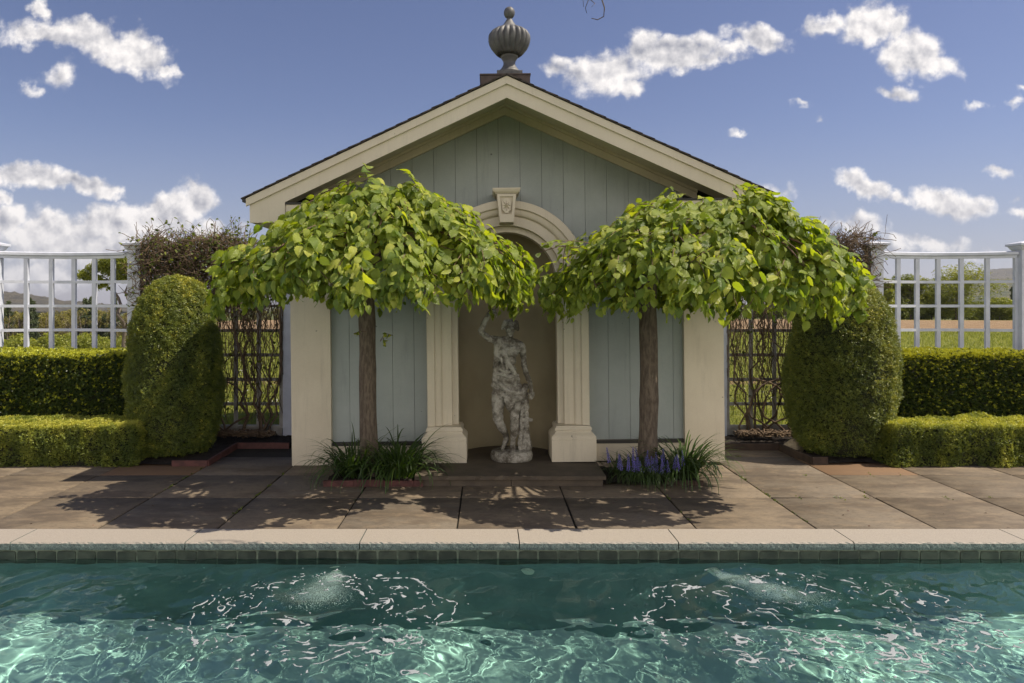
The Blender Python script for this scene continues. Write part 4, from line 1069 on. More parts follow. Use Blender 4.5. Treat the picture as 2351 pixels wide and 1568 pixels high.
# beds beside the pavilion
def poly_edge(name, pts, h, m, label):
    e = empty(name, (pts[0][0], pts[0][1], 0), label, 'edging')
    for (xa, ya), (xb, yb2) in zip(pts[:-1], pts[1:]):
        d = Vector((xb-xa, yb2-ya, 0)).normalized(); nrm = Vector((-d.y, d.x, 0))*.012
        b = MB(); q = [Vector((xa, ya, 0)), Vector((xb, yb2, 0))]
        b.loft([[tuple(p-nrm+Vector((0, 0, -.01))), tuple(p-nrm+Vector((0, 0, h))), tuple(p+nrm+Vector((0, 0, h))), tuple(p+nrm+Vector((0, 0, -.01)))] for p in (q[0], q[1]-d*.004)])
        part(b.build('edging_strip', m), e)
    return e
poly_edge('bed_edging', [(XD(395, 7.62), 7.62), (XD(477, 7.62), 7.62), (XD(540, 8.55), 8.60), (XD(665, 8.6), 8.60)], .065, M['brick'], 'red painted edging round the foot of the left topiary')
poly_edge('bed_edging', [(XD(1900, 7.70), 7.70), (XD(1864, 7.70), 7.70), (XD(1790, 8.45), 8.45), (XD(1662, 8.45), 8.45)], .085, M['rust'], 'rusty steel edging round the foot of the right topiary')
soil(-6.5, XD(470, 7.65), 7.63, 9.5, .02); soil(XD(470, 7.65), -2.25, 8.62, 9.5, .03)
soil(XD(1866, 7.72), 6.5, 7.72, 9.5, .02); soil(2.68, XD(1866, 7.72), 8.47, 9.5, .03)
# rock
b = MB(); r3 = np.random.default_rng(4); rings = []
rx0 = XD(1822, 8.35)
for j, (z, q) in enumerate([(0, .10), (.03, .13), (.07, .125), (.11, .09), (.13, .045)]):
    rings.append([(q*math.cos(a)*(1+r3.normal(0, .09))+.02, q*.7*math.sin(a)*(1+r3.normal(0, .09)), z+r3.normal(0, .008)) for a in np.linspace(0, 2*math.pi, 14, endpoint=False)])
b.loft(rings); o = b.build('rock', M['rock']); o.location = (rx0, 8.35, .02); tag(o, 'pale angular rock lying on mulch behind the rusty edging', 'rock')

# ------------------------------------------------------------------ strap-leaved plants, muscari
def strap_temp(bend, n=9):
    V, U = [], []; p = Vector((0, 0, 0)); ang = math.pi/2*.97
    for i in range(n+1):
        t = i/n; w = .020*(math.sin(math.pi*min(1, .12+t*.88))**.6)*(1-t*.25) if i < n else .0005
        nrm = Vector((0, -math.sin(ang), math.cos(ang)))
        V += [(-w, p.y, p.z), (0, p.y+.0, p.z-.006*(1-t)), (w, p.y, p.z)]; U += [(t, -1), (t, 0), (t, 1)]
        p = p + Vector((0, math.cos(ang), math.sin(ang)))*(1/n); ang -= bend*(.5+1.6*t)/n
    F = [(3*i+j, 3*i+j+1, 3*i+4+j, 3*i+3+j) for i in range(n) for j in (0, 1)]
    return np.array(V), np.array(F), np.array(U)
strap_t = [strap_temp(b_) for b_ in (1.1, 1.7, 2.2, 2.7)]
def strap_clump(cx, cy_, n, size, spread, label, m=None, wide=1.0, cat='plant', name='strap_leaf_clump', group=None, frontbias=0, base=.04):
    e = empty(name, (cx, cy_, base), label, cat, group)
    a = rng.uniform(0, 2*math.pi, n)
    if frontbias: a = rng.normal(-math.pi/2, frontbias, n)
    rad = rng.random(n)**.6*spread
    P = np.stack([rad*np.cos(a+rng.normal(0, .4, n)), rad*np.sin(a)*.7, np.zeros(n)], -1)
    # yaw so local +Y points outward; tilt outward
    tilt = rng.uniform(.08, .85, n)
    fr = np.zeros((n, 3, 3))
    for i in range(n):
        fr[i] = np.array(Matrix.Rotation(a[i]-math.pi/2, 3, 'Z') @ Matrix.Rotation(-tilt[i], 3, 'X'))
    sc = rng.uniform(*size, n); sc3 = np.stack([sc*0+wide*rng.uniform(.35, .6, n), sc, sc], -1)
    o = scatter('leaves', strap_t, P, fr, sc3, m or M['strap'], e, rnd=np.clip(rng.normal(.35, .25, n), 0, 1)); return e
strap_clump(-1.38, 7.03, 170, (.42, .66), .17, 'dark green arching strap-leaf clump left of the left tree trunk')
strap_clump(-.92, 7.02, 240, (.46, .74), .20, 'largest arching strap-leaf clump, right of the left tree trunk')
strap_clump(2.02, 7.03, 220, (.42, .66), .19, 'arching strap-leaf clump to the right of the right tree trunk')
strap_clump(1.62, 6.98, 200, (.22, .42), .22, 'low narrow-leaved clump under the blue flowers at the right trunk', wide=.5)
strap_clump(1.55, 6.88, 190, (.30, .46), .16, 'limp grassy leaves spilling over the paving below the blue flowers', wide=.32, frontbias=.9)
strap_clump(1.36, 7.15, 50, (.2, .36), .1, 'thin leafy tuft beside the pier base and the blue flowers', wide=.5)
def bell_spike():
    b = MB(); b.tube([(0, 0, 0), (.002, 0, .09), (0, 0, .19)], .0022, 4)
    st = b.build('stem', M['strap'], None)
    b = MB()
    for k in range(34):
        t = k/33; z = .10+.095*t; a = k*2.4; r = .010*(1-t*.75)
        x, y = r*math.cos(a), r*math.sin(a); s = .0045*(1-t*.45)
        b.add([(x-s, y, z), (x+s, y, z), (x, y-s, z), (x, y+s, z), (x, y, z-s*1.3), (x, y, z+s)], [(0, 2, 5), (2, 1, 5), (1, 3, 5), (3, 0, 5), (2, 0, 4), (1, 2, 4), (3, 1, 4), (0, 3, 4)])
    fl = b.build('bells', M['muscari'], None); return st, fl
st0, fl0 = bell_spike()
spk = [(1480, 1045), (1466, 1060), (1472, 1082), (1495, 1062), (1503, 1075), (1512, 1050), (1520, 1088), (1490, 1100), (1455, 1036), (1440, 1075), (1530, 1060), (1450, 1090), (1545, 1078), (1470, 1030), (1405, 1035), (1421, 1050), (1432, 1062), (1508, 1108), (1481, 1112), (1538, 1100), (1460, 1105), (1500, 1090), (1525, 1040), (1562, 1062), (1515, 1125), (1445, 1050), (1478, 1070), (1488, 1082), (1553, 1090), (1573, 1045)]
for i, (px, py) in enumerate(spk):
    zt_ = .20 - .11*(py-1030)/95 + .02; Yp = 1567*(1.8-zt_-.06)/(py-700+8)
    Yp = min(max(Yp, 6.72), 7.25); xx = (px-1120)/1567*Yp
    e = empty('grape_hyacinth', (xx, Yp, .03), 'violet-blue grape hyacinth spike at the foot of the right tree', 'flower', 'grape hyacinths under the right tree')
    for q in (st0, fl0):
        c = q if i == 0 else q.copy()
        if i: col.objects.link(c)
        c.parent = e
    h = max(.62, (zt_+.10)/.19); e.scale = (1.5, 1.5, h); e.rotation_euler = (rng.normal(0, .12), rng.normal(0, .12), rng.uniform(0, 6))

# ------------------------------------------------------------------ the two umbrella trees
leaf_t = [broad_leaf(10, .22, .18, 0), broad_leaf(10, .42, .26, .4), broad_leaf(10, .10, .10, -.4), broad_leaf(10, .55, .34, 0.2)]
def in_house(P):
    x = np.abs(P[:, 0]-HX); rake = 3.89-.463*x
    return ((P[:, 1] > 6.76) & (P[:, 2] > np.maximum(rake, 2.60)-.06) & (x < 2.75)) | (P[:, 1] > 7.56) | ((P[:, 1] > 7.25) & (x < .95) & (P[:, 2] < 3.1))
def umbrella_tree(cx, cy_, top, trunkx, trunk_r, reach, ry, profile, label, seed, extra=()):
    """profile: (fraction of reach, drop below top in m)"""
    r = np.random.default_rng(seed)
    e = empty('umbrella_tree', (trunkx, 7.12, .03), label, 'tree', None)
    ty = 7.12
    # trunk
    b = MB(); pts = []; rad = []
    lean = (-.035 if seed == 41 else .0)
    for k in range(15):
        t = k/14; z = .0+ t*2.25
        pts.append((trunkx+lean*(t-.1)*2+.012*math.sin(t*6+seed), ty+.01*math.sin(t*5), z)); rad.append(trunk_r*(1.18-.15*t if t > .08 else 1.32-.1*t/.08))
    b.tube(pts, [q*(1+.035*math.sin(i*1.7+seed)+.02*math.sin(i*3.9)+(.10*max(0, (i-10)/4))) for i, q in enumerate(rad)], 20); part(b.build('trunk', M['bark'], sm=True), e)
    head = Vector(pts[-1])
    fr_, dr_ = [p[0] for p in profile], [p[1] for p in profile]
    sl_ = np.concatenate([[0], np.cumsum(np.hypot(np.diff(fr_)*1.5, np.diff(dr_)))])
    def surf(a, t):
        f = np.interp(t*sl_[-1], sl_, fr_); d = np.interp(t*sl_[-1], sl_, dr_)
        rx = np.where(np.cos(a) > 0, reach[1], reach[0]); ryy = np.where(np.sin(a) > 0, 1.0, ry)
        wob = 1 + .045*np.sin(a*5+seed)+.035*np.sin(a*9+1+seed*2)+.02*np.sin(a*17+seed)
        X = cx + f*rx*np.cos(a)*wob; Y = cy_ + f*ryy*np.sin(a)*wob
        Z = top - d + .05*np.sin(a*4+seed)*f + .04*np.sin(a*11+seed)*f + .025*np.sin(X*5+seed)*np.sin(Y*6) + .028*np.sin(X*13+seed)*np.sin(Y*14+1)
        return np.stack([X, Y, Z], -1)
    # limbs
    tips = []
    for k in range(22):
        a = 2*math.pi*k/22 + r.normal(0, .08)
        t1 = r.uniform(.55, .9)
        p3 = surf(np.array([a]), np.array([t1]))[0]; pm = surf(np.array([a]), np.array([t1*.5]))[0]
        q = [head - Vector((0, 0, .15)), head.lerp(Vector(pm), .45)+Vector((0, 0, .02)), Vector(pm)-Vector((0, 0, .10)), Vector(p3)-Vector((0, 0, .06))]
        path = []
        for s in np.linspace(0, 1, 12):
            path.append((1-s)**3*q[0]+3*(1-s)**2*s*q[1]+3*(1-s)*s*s*q[2]+s**3*q[3] + Vector(r.normal(0, .008, 3)))
        if in_house(np.array([tuple(path[-1])]))[0]: continue
        b = MB(); b.tube(path, list(np.linspace(.028, .006, 12)), 7); part(b.build('branch', M['twig'], sm=True), e)
    # leafy shoots
    P, D, NN, SC, tw = [], [], [], [], MB()
    ns = 1550
    aa = r.uniform(0, 2*math.pi, ns); tt = r.random(ns)
    fw = np.interp(tt*sl_[-1], sl_, fr_); keep = r.random(ns) < .22+.95*fw; aa, tt = aa[keep], tt[keep]
    # more shoots to the camera side
    starts = [(a, t, None) for a, t in zip(aa, tt) if t > .12] + [(None, None, x) for x in extra]
    for a, t, ex in starts:
        n = r.integers(6, 11); sn = r.normal(0, .34, 3); depth = abs(r.normal(0, .09)) + (.0 if r.random() < .6 else .16)
        L = r.uniform(.22, .46)/sl_[-1]
        if ex is None:
            ts = t + np.linspace(0, 1, n)*L; ov = np.clip(ts-1, 0, None)
            aw = a + r.normal(0, .12)*np.linspace(0, 1, n)
            pts_ = surf(aw, np.clip(ts, 0, 1)); pts_[:, 2] -= ov*sl_[-1]*.55
            e1 = surf(aw+.03, np.clip(ts, 0, 1)); e2 = surf(aw, np.clip(ts+.03, 0, 1.02)); e0 = surf(aw, np.clip(ts-.03, 0, 1))
            nrm = unit(np.cross(e1-surf(aw-.03, np.clip(ts, 0, 1)), e2-e0)); nrm[:] = np.where((nrm[:, 2:3] < 0) & (ts[:, None] < .8), -nrm, nrm)
            out = np.stack([np.cos(aw), np.sin(aw), np.zeros(n)], -1); nrm = np.where(((nrm*out).sum(1, keepdims=True) < -.05) & (ts[:, None] >= .8), -nrm, nrm)
            down = unit(np.gradient(pts_, axis=0))
            pts_ = pts_ - nrm*depth + nrm*(.05*np.sin(np.linspace(0, 3.1, n)))[:, None]
        else:
            p0, p1, p2 = [np.array(v) for v in ex]; s = np.linspace(0, 1, n)[:, None]
            pts_ = (1-s)**2*p0+2*s*(1-s)*p1+s*s*p2; down = unit(np.gradient(pts_, axis=0)); nrm = np.tile(np.array([0, -.5, .85]), (n, 1))
        if ex is None and in_house(pts_[:1])[0]: continue
        if r.random() < .33 or ex is not None: tw.tube([tuple(v) for v in pts_[::2]], .0035, 4)
        for i in range(n):
            sd = 1 if i % 2 else -1
            side = unit(np.cross(down[i], nrm[i]))
            steep = np.clip(1-nrm[i][2], 0, 1)
            outw = np.array([nrm[i][0], nrm[i][1], 0])
            d = unit(down[i]*.55 + side*sd*.55 + outw*.5 + np.array([0, 0, -.12-.55*r.random()*steep]) + r.normal(0, .2, 3))
            nn = unit(nrm[i]*.30 + np.array([.12, 0, .90]) + sn + r.normal(0, .36, 3))
            P.append(pts_[i]+side*sd*.01); D.append(d); NN.append(nn); SC.append((.056+.075*r.random()**1.3)*(.72 if i > n-3 else 1))
    P, D, NN, SC = map(np.array, (P, D, NN, SC))
    ok = ~in_house(P + D*SC[:, None]*.8) & ~in_house(P); P, D, NN, SC = P[ok], D[ok], NN[ok], SC[ok]
    sc3 = np.stack([SC*r.uniform(.85, 1.1, len(SC)), SC, SC], -1)
    # spring foliage is brighter at shoot ends and high on the crown
    rnd = np.clip(r.normal(.45, .30, len(SC)), 0, 1)
    part(scatter('crown', leaf_t, P, frames(D, NN), sc3, M['linden'], None, rnd=rnd), e)
    tag(part(tw.build('twigs', M['twig'], sm=True), e), kind='stuff')
    return e
prof_t = [(0, 0), (.15, .03), (.3, .12), (.56, .34), (.80, .58), (.93, .76), (1.0, .93), (.99, 1.02)]
prof_r = [(0, 0), (.2, .02), (.35, .07), (.55, .22), (.78, .46), (.93, .63), (1.0, .83), (.99, .94)]
CY = 6.45
def xa(px, Y=6.4): return (px-1120)/1567*Y
def at3(px, py, Y): return tuple(AT(px, py, Y))
umbrella_tree(xa(872), CY, 3.00, (850-1120)/1567*7.12, .080, (1.41, 1.36), 1.02, prof_t,
              'umbrella-shaped broad-leaved tree on a straight trunk, left of the niche, sheltering the statue', 41,
              extra=[(at3(860, 420, 6.3), at3(850, 395, 6.2), at3(838, 382, 6.2)), (at3(955, 430, 6.2), at3(950, 405, 6.1), at3(935, 395, 6.1)), (at3(560, 600, 6.3), at3(520, 585, 6.3), at3(490, 590, 6.3))])
umbrella_tree(xa(1645), CY, 2.87, (1488-1120)/1567*7.12, .085, (1.50, 1.23), 1.02, prof_r,
              'umbrella-shaped broad-leaved tree on a straight trunk, right of the niche above blue flowers', 43,
              extra=[(at3(1380, 590, 6.2), at3(1310, 545, 6.1), at3(1235, 580, 6.1)), (at3(1360, 560, 6.2), at3(1300, 545, 6.1), at3(1255, 560, 6.1)), (at3(1880, 540, 6.3), at3(1920, 545, 6.2), at3(1945, 590, 6.2)), (at3(1300, 560, 6.1), at3(1290, 590, 6.1), at3(1295, 625, 6.1))])
# little suckers on the left trunk
lt = bpy.data.objects['umbrella_tree']
for (p0, p1, p2) in (((842, 762, 6.75), (826, 760, 6.7), (812, 766, 6.7)), ((873, 782, 6.75), (884, 765, 6.7), (902, 770, 6.7)), ((873, 784, 6.75), (880, 775, 6.7), (884, 792, 6.7))):
    b = MB(); q = [AT(*p0), AT(*p1), AT(*p2)]; b.tube([tuple(v) for v in q], .003, 4); part(b.build('sucker', M['twig']), lt)
    Pp = np.array([tuple(q[1].lerp(q[2], t)) for t in np.linspace(0, 1, 6)]); D = unit(rng.normal(0, .6, (6, 3))+np.array([0, 0, -.8])); 
    part(scatter('sucker_leaves', leaf_t, Pp, frames(D, unit(rng.normal(0, 1, (6, 3)))), rng.uniform(.035, .05, 6), M['linden'], None), lt)

# ------------------------------------------------------------------ climbing vines on the side panels
small_t = [broad_leaf(3, .2, .15, 0, 0, .36), broad_leaf(3, .4, .3, 0, 0, .34)]
def vine(name, x0, x1, label, top_rect, seed, leaves, bareness):
    r = np.random.default_rng(seed); e = empty(name, ((x0+x1)/2, FY-.1, .03), label, 'vine')
    b = MB()
    # thick stems
    for k in range(7):
        x = r.uniform(x0+.1, x1-.1); pts = [(x, FY-.18, .02)]; dx = r.normal(0, .25)
        for j in range(1, 14): z = .02+j*.15; pts.append((np.clip(x+dx*j*.12+r.normal(0, .035), x0, x1), FY-.10+r.normal(0, .03), z))
        b.tube(pts, list(np.linspace(.016, .007, 14)*r.uniform(.7, 1.5)), 6)
    for k in range(3):   # bowed loops low down
        xa_ = r.uniform(x0, x1); pts = [(np.clip(xa_+math.sin(s*2.2)*.4*(1 if k % 2 else -1), x0, x1), FY-.2-.1*math.sin(s*2), .05+.55*s+.05*math.sin(s*7)) for s in np.linspace(0, 1.5, 14)]
        b.tube(pts, .013, 6)
    part(b.build('main_stems', M['vine'], sm=True), e)
    b = MB()
    for k in range(170):  # thin hanging and climbing stems
        x = r.uniform(x0, x1); z = r.uniform(.2, 1.6); L = r.uniform(.5, 1.5); n = 11; pts = []; ph_ = r.uniform(0, 6); dx = r.normal(0, .22)
        for j in range(n):
            s = j/(n-1); pts.append((np.clip(x+dx*s+.05*math.sin(ph_+s*7), x0-.02, x1+.02), FY-.08+.05*math.sin(ph_*2+s*5)+r.normal(0, .006), min(z+L*s, 2.3)))
        b.tube(pts, r.uniform(.002, .005), 4)
    for k in range(90):   # tangle at the foot
        x = r.uniform(x0, x1); pts = []; a = r.uniform(0, 6.3); L = r.uniform(.2, .6)
        for j in range(7): s = j/6-.5; pts.append((np.clip(x+math.cos(a)*L*s, x0, x1), FY-.35+math.sin(a)*L*s*.5+.04*math.sin(s*6), .06+.10*r.random()*(1-abs(s))+.02))
        b.tube(pts, r.uniform(.003, .009), 4)
    part(b.build('stems', M['vine'], sm=True), e)
    # thicket over the top
    tx0, tx1, tz0, tz1 = top_rect; b = MB(); LP = []
    def topz(x): t = (x-tx0)/(tx1-tx0); return tz1 - .10*abs(math.sin(x*3.1+seed)) - .25*max(0, abs(t-.5)*2-.7)
    for k in range(4600 if bareness < .5 else 1900):
        x = r.uniform(tx0, tx1); z = tz0 + (topz(x)-tz0)*r.random()**.8; y = FY + r.normal(0, .16)
        d = unit(r.normal(0, 1, 3)*np.array([1, .6, .8])+np.array([0, 0, .2])); L = r.uniform(.10, .34); n = 5; p = np.array([x, y, z]); pts = [tuple(p)]
        for j in range(n): d = unit(d+r.normal(0, .28, 3)+np.array([0, 0, -.05])); p = p+d*L/n; pts.append(tuple(p)); LP.append(p.copy())
        b.tube(pts, r.uniform(.0022, .0050), 3)
    for k in range(40 if bareness < .5 else 16):  # long whippy shoots above
        x = r.uniform(tx0, tx1); p = np.array([x, FY+r.normal(0, .1), topz(x)-.12]); d = unit(np.array([r.normal(0, .8), r.normal(0, .3), 1.0])); pts = [tuple(p)]
        for j in range(9): d = unit(d+r.normal(0, .12, 3)+np.array([0, 0, -.10])); p = p+d*.05; pts.append(tuple(p)); LP.append(p.copy()); LP.append(p.copy())
        b.tube(pts, .0026, 3)
    part(b.build('thicket', M['vine'], sm=True), e)
    LP = np.array(LP); LP = LP[r.random(len(LP)) < leaves]
    ex = np.stack([r.uniform(x0, x1, 160), FY-.08+r.normal(0, .03, 160), r.uniform(.4, 2.0, 160)], -1); LP = np.concatenate([LP, ex])
    D = unit(r.normal(0, 1, LP.shape)+np.array([0, -.2, -.2])); NN = unit(r.normal(0, 1, LP.shape)+np.array([0, 0, .5]))
    part(scatter('leaves', small_t, LP, frames(D, NN), r.uniform(.03, .06, len(LP)), M['vineleaf'], None), e)
    return e
vine('climbing_vine', XD(510), XD(650), 'tangled half-leafy vine heaped over the fence left of the pavilion', (XD(328), XD(590), 1.72, 2.76), 5, .16, .2)
vine('climbing_vine', XD(1668), XD(1830), 'mostly bare vine tangled on the trellis right of the pavilion', (XD(1850), XD(1990), 1.9, 2.80), 6, .015, .9)

# bare twig hanging into the top of the view
tw = empty('bare_branch', tuple(AT(1385, -160, 5.0)), 'thin bare twig hanging into the sky at the top edge', 'branch')
b = MB()
for pl, rd in (([(1385, -160), (1380, -60), (1382, 0), (1388, 18), (1386, 38), (1372, 45), (1358, 42)], .008), ([(1384, -40), (1362, -20), (1350, 2), (1344, 18), (1347, 30)], .005), ([(1352, -4), (1366, 8), (1358, 16)], .004), ([(1385, -100), (1330, -60), (1338, -5), (1340, 16)], .004)):
    P_ = [Vector(AT(x, y, 5.0+.03*math.sin(i*2))) for i, (x, y) in enumerate(pl)]
    b.tube([tuple(v) for v in P_], list(np.linspace(rd, rd*.45, len(P_))*.8), 5)
part(b.build('twig', M['bark'], sm=True), tw)

# ------------------------------------------------------------------ field trees and woodland
clump_t = [leafy_temp(9, .8, .55, s) for s in (21, 22, 23)]
def field_tree(name, X, Y, H, W, label, seed, m, ntuft, tsize, trunk=True, group=None, shape='round', lean=None, holes=.25, cat='tree', gz=None):
    r = np.random.default_rng(seed); z0 = float(ground_z(np.array([X]), np.array([Y]))[0]) if gz is None else gz
    e = empty(name, (X, Y, z0), label, cat, group)
    lobes = []
    if shape == 'round':
        for k in range(26):
            a = r.uniform(0, 6.28); q = r.random()**.5; z = r.uniform(.22, 1.0); env = math.sin(min(1, (z-.08)/.92)*math.pi*.93)**.55
            lobes.append((q*env*W/2*math.cos(a)*.8, q*env*W/2*math.sin(a)*.8, z*H*.90, W*.17*r.uniform(.7, 1.25)))
        tr = .09
    elif shape == 'thin':
        for k in range(12):
            a = r.uniform(0, 6.28); z = r.uniform(.35, 1); lobes.append((r.normal(0, W*.22), r.normal(0, W*.22), z*H*.95, W*.14*r.uniform(.6, 1.2)))
    elif shape == 'cone':
        for k in range(30):
            z = .12+.86*k/29; a = r.uniform(0, 6.28); q = (1.02-z)*W/2*.75; lobes.append((q*math.cos(a), q*math.sin(a), z*H, W*.16*(1.25-z)))
    elif shape == 'shrub':
        for k in range(12):
            a = r.uniform(0, 6.28); q = r.random()**.5; z = r.uniform(.15, .8)*math.sqrt(1-q*q*.7); lobes.append((q*W/2*math.cos(a)*.8, q*W/2*math.sin(a)*.8, z*H, W*.16*r.uniform(.7, 1.3)))
    b = MB()
    if trunk:
        pts = [(0, 0, -.1), (r.normal(0, .02*H), 0, H*.25), (r.normal(0, .02*H), r.normal(0, .02*H), H*.55), (r.normal(0, .03*H), 0, H*.9)]
        b.tube(pts, [H*.022, H*.017, H*.012, H*.003], 7)
        for lx, ly, lz, lr in lobes[:18]:
            t = min(.85, max(.2, lz/H*.72)); p0 = Vector((0, 0, H*t)); p1 = Vector((lx, ly, lz)); b.tube([tuple(p0), tuple(p0.lerp(p1, .5)+Vector((0, 0, -.03*H))), tuple(p1), tuple(p1+Vector((lx*.1, ly*.1, .05*H)))], [H*.007, H*.005, H*.003, H*.001], 4)
        b.build('trunk', M['farbark'], e, sm=True)
    lb = np.array(lobes); pi = r.integers(0, len(lb), ntuft); d = unit(r.normal(0, 1, (ntuft, 3))); rr_ = r.random(ntuft)**.35
    P = lb[pi, :3] + d*(lb[pi, 3]*rr_)[:, None]*np.array([1.15, 1.15, .8])
    P[:, 2] = np.maximum(P[:, 2], .03*H)
    scatter('crown', clump_t, P, frames(unit(r.normal(0, 1, (ntuft, 3))), unit(d*.7+np.array([.1, 0, .7])+r.normal(0, .45, (ntuft, 3)))), r.uniform(.6, 1.2, ntuft)*tsize, m, e, rnd=np.clip(r.normal(.4, .2, ntuft)+.15*d[:, 2]+r.normal(0, .15, len(lb))[pi], 0, 1), smooth_=False)
    return e
def gx(px, Y): return (px-1120)/1567*Y
FT = [  # px, Y, top py, width px, label
 (2195, 92, 616, 168, 'biggest rounded green field tree, seen through the middle of the right trellis'),
 (2090, 94, 633, 100, 'rounded field tree left of the biggest one behind the right trellis'),
 (2033, 90, 626, 66, 'bushy green tree just behind the right topiary, in the far field'),
 (2140, 96, 668, 70, 'lower bushy tree filling the gap between two rounded field trees'),
 (2295, 88, 690, 90, 'low yellow-green field tree near the right fence post')]
for i, (px, Y, ty_, w, lab) in enumerate(FT):
    X = gx(px, Y); z0 = float(ground_z(np.array([X]), np.array([Y]))[0]); H = 1.8+(700-ty_)/1567*Y - z0
    field_tree('field_tree', X, Y, H, w/1567*Y, lab, 60+i, M['fargreen'], 5200, .17, shape='round')
# hedgerow behind the field
src = [field_tree('hedgerow_shrub', gx(2330, 100), 100, 3.2, 4.4, 'bushy yellow-green shrub in the hedgerow behind the ploughed field', 71, M['fargreen'], 1500, .2, False, 'hedgerow shrubs behind the field', 'shrub', cat='shrub')]
for px in list(range(1740, 2480, 34)):
    Y = rng.uniform(97, 106); X = gx(px, Y); c = copy_tree(src[0]); c.location = (X, Y, float(ground_z(np.array([X]), np.array([Y]))[0])-.1); s = rng.uniform(.75, 1.15); c.scale = (s, s, s*rng.uniform(.85, 1.2)); c.rotation_euler = (0, 0, rng.uniform(0, 6))
src.append(field_tree('spruce', gx(2325, 130), 130, 7.0, 3.6, 'dark spruce standing behind the hedgerow on the right', 73, M['conifer'], 1600, .22, True, 'spruces behind the right hedgerow', 'cone'))
for px, ty_ in ((2263, 690), (2280, 684), (2300, 688), (2345, 680), (2370, 684), (2250, 696)):
    Y = 130+rng.uniform(-6, 6); X = gx(px, Y); c = copy_tree(src[1]); c.location = (X, Y, float(ground_z(np.array([X]), np.array([Y]))[0])); h = 1.8+(700-ty_)/1567*Y-c.location.z; c.scale = (h/7*.9, h/7*.9, h/7)
# woodland beyond the left fence
wood = []
wood.append(field_tree('woodland_tree', gx(60, 112), 112, 8.8, 6.5, 'brown-green spring tree in the wood beyond the left trellis', 81, M['forest'], 1900, .2, True, 'leafy trees of the left wood', 'round'))
wood.append(field_tree('bare_tree', gx(170, 110), 110, 9.5, 5, 'pale nearly leafless tree in the wood beyond the left trellis', 82, M['forest'], 260, .16, True, 'bare trees of the left wood', 'thin'))
wood.append(field_tree('pine', gx(75, 108), 108, 10.5, 4.5, 'dark pine among the trees beyond the left trellis', 83, M['conifer'], 2000, .22, True, 'pines of the left wood', 'cone'))
wood.append(field_tree('woodland_shrub', gx(130, 88), 88, 3.5, 5, 'fresh green shrub at the foot of the left wood', 84, M['fargreen'], 1500, .18, False, 'shrubs at the foot of the left wood', 'shrub', cat='shrub'))
def place(src_, px, Y, ty_, H0):
    X = gx(px, Y); c = copy_tree(src_); z0 = float(ground_z(np.array([X]), np.array([Y]))[0]); h = 1.8+(700-ty_)/1567*Y-z0
    s = h/H0; c.location = (X, Y, z0-.1); c.scale = (s*rng.uniform(.8, 1.05), s*.9, s); c.rotation_euler = (0, 0, rng.uniform(0, 6))
for px in range(-60, 700, 17): place(wood[0], px+rng.uniform(-6, 6), rng.uniform(112, 135), rng.uniform(702, 724), 8.8)
for px in (20, 45, 105, 150, 165, 185, 200, 225, 245, 262, 290, 310): place(wood[1], px, rng.uniform(100, 112), rng.uniform(690, 716), 9.5)
for px, ty_ in ((68, 682), (20, 690), (196, 684), (210, 680), (185, 700), (265, 682), (240, 720), (10, 708)): place(wood[2], px, rng.uniform(104, 110), ty_, 10.5)
for px in range(-30, 420, 24): place(wood[3], px+rng.uniform(-8, 8), rng.uniform(84, 96), rng.uniform(752, 776), 3.5)
for px in range(1560, 2000, 40): place(wood[0], px, rng.uniform(125, 135), rng.uniform(716, 728), 8.8)
# the leaning tree behind the left fence
lt2 = empty('leaning_tree', (gx(285, 26), 26, -.3), 'crooked leaning tree with airy foliage behind the left trellis', 'tree')
YL = 26; b = MB(); zz0 = float(ground_z(np.array([gx(290, YL)]), np.array([YL]))[0])
base_ = AT(283, 700, YL); base_.z = zz0-.1
sc_t = .62
br = [([(283, 860), (284, 800), (287, 755), (281, 738), (270, 722), (277, 700), (272, 684), (262, 668), (261, 652), (256, 632)], .16, .05), ([(287, 755), (297, 738), (306, 722), (300, 700), (292, 684), (288, 668), (296, 650), (300, 632)], .11, .035), ([(256, 650), (246, 640), (236, 634), (215, 630)], .05, .015), ([(261, 652), (268, 640), (272, 615)], .05, .015), ([(262, 668), (252, 660), (236, 650)], .03, .01), ([(292, 684), (284, 668), (272, 655)], .035, .012), ([(256, 632), (250, 615), (232, 606)], .035, .01), ([(300, 632), (290, 615), (300, 600)], .03, .01), ([(287, 755), (275, 742), (262, 738)], .03, .01)]
for pl, r0, r1 in br:
    n = len(pl); P_ = [AT(x, y, YL+.6*math.sin(i*1.3)*(i/n)) for i, (x, y) in enumerate(pl)]
    b.tube([tuple(v) for v in P_], list(np.linspace(r0*sc_t, r1*sc_t, n)), 7)
part(b.build('trunk', M['farbark'], sm=True), lt2)
cl = [(238, 606, 22), (262, 600, 26), (285, 604, 24), (300, 620, 20), (215, 616, 16), (195, 630, 16), (182, 634, 10), (225, 640, 14), (240, 650, 12), (205, 640, 10), (270, 625, 20), (285, 640, 14), (262, 640, 10), (228, 658, 8), (250, 662, 6), (310, 605, 18), (248, 622, 18), (310, 640, 12), (280, 590, 14)]
P = []
for cxp, cyp, q in cl:
    n = int(q*q*.85); c0 = AT(cxp, cyp, YL); rr_ = q/1567*YL
    P.append(np.array(tuple(c0))+unit(rng.normal(0, 1, (n, 3)))*(rng.random((n, 1))**.45*rr_)*np.array([1.05, 1.0, .75]))
P = np.concatenate(P)
part(scatter('crown', clump_t, P, frames(unit(rng.normal(0, 1, P.shape)), unit(rng.normal(0, 1, P.shape))), rng.uniform(.03, .07, len(P)), M['fargreen'], None, smooth_=False), lt2)

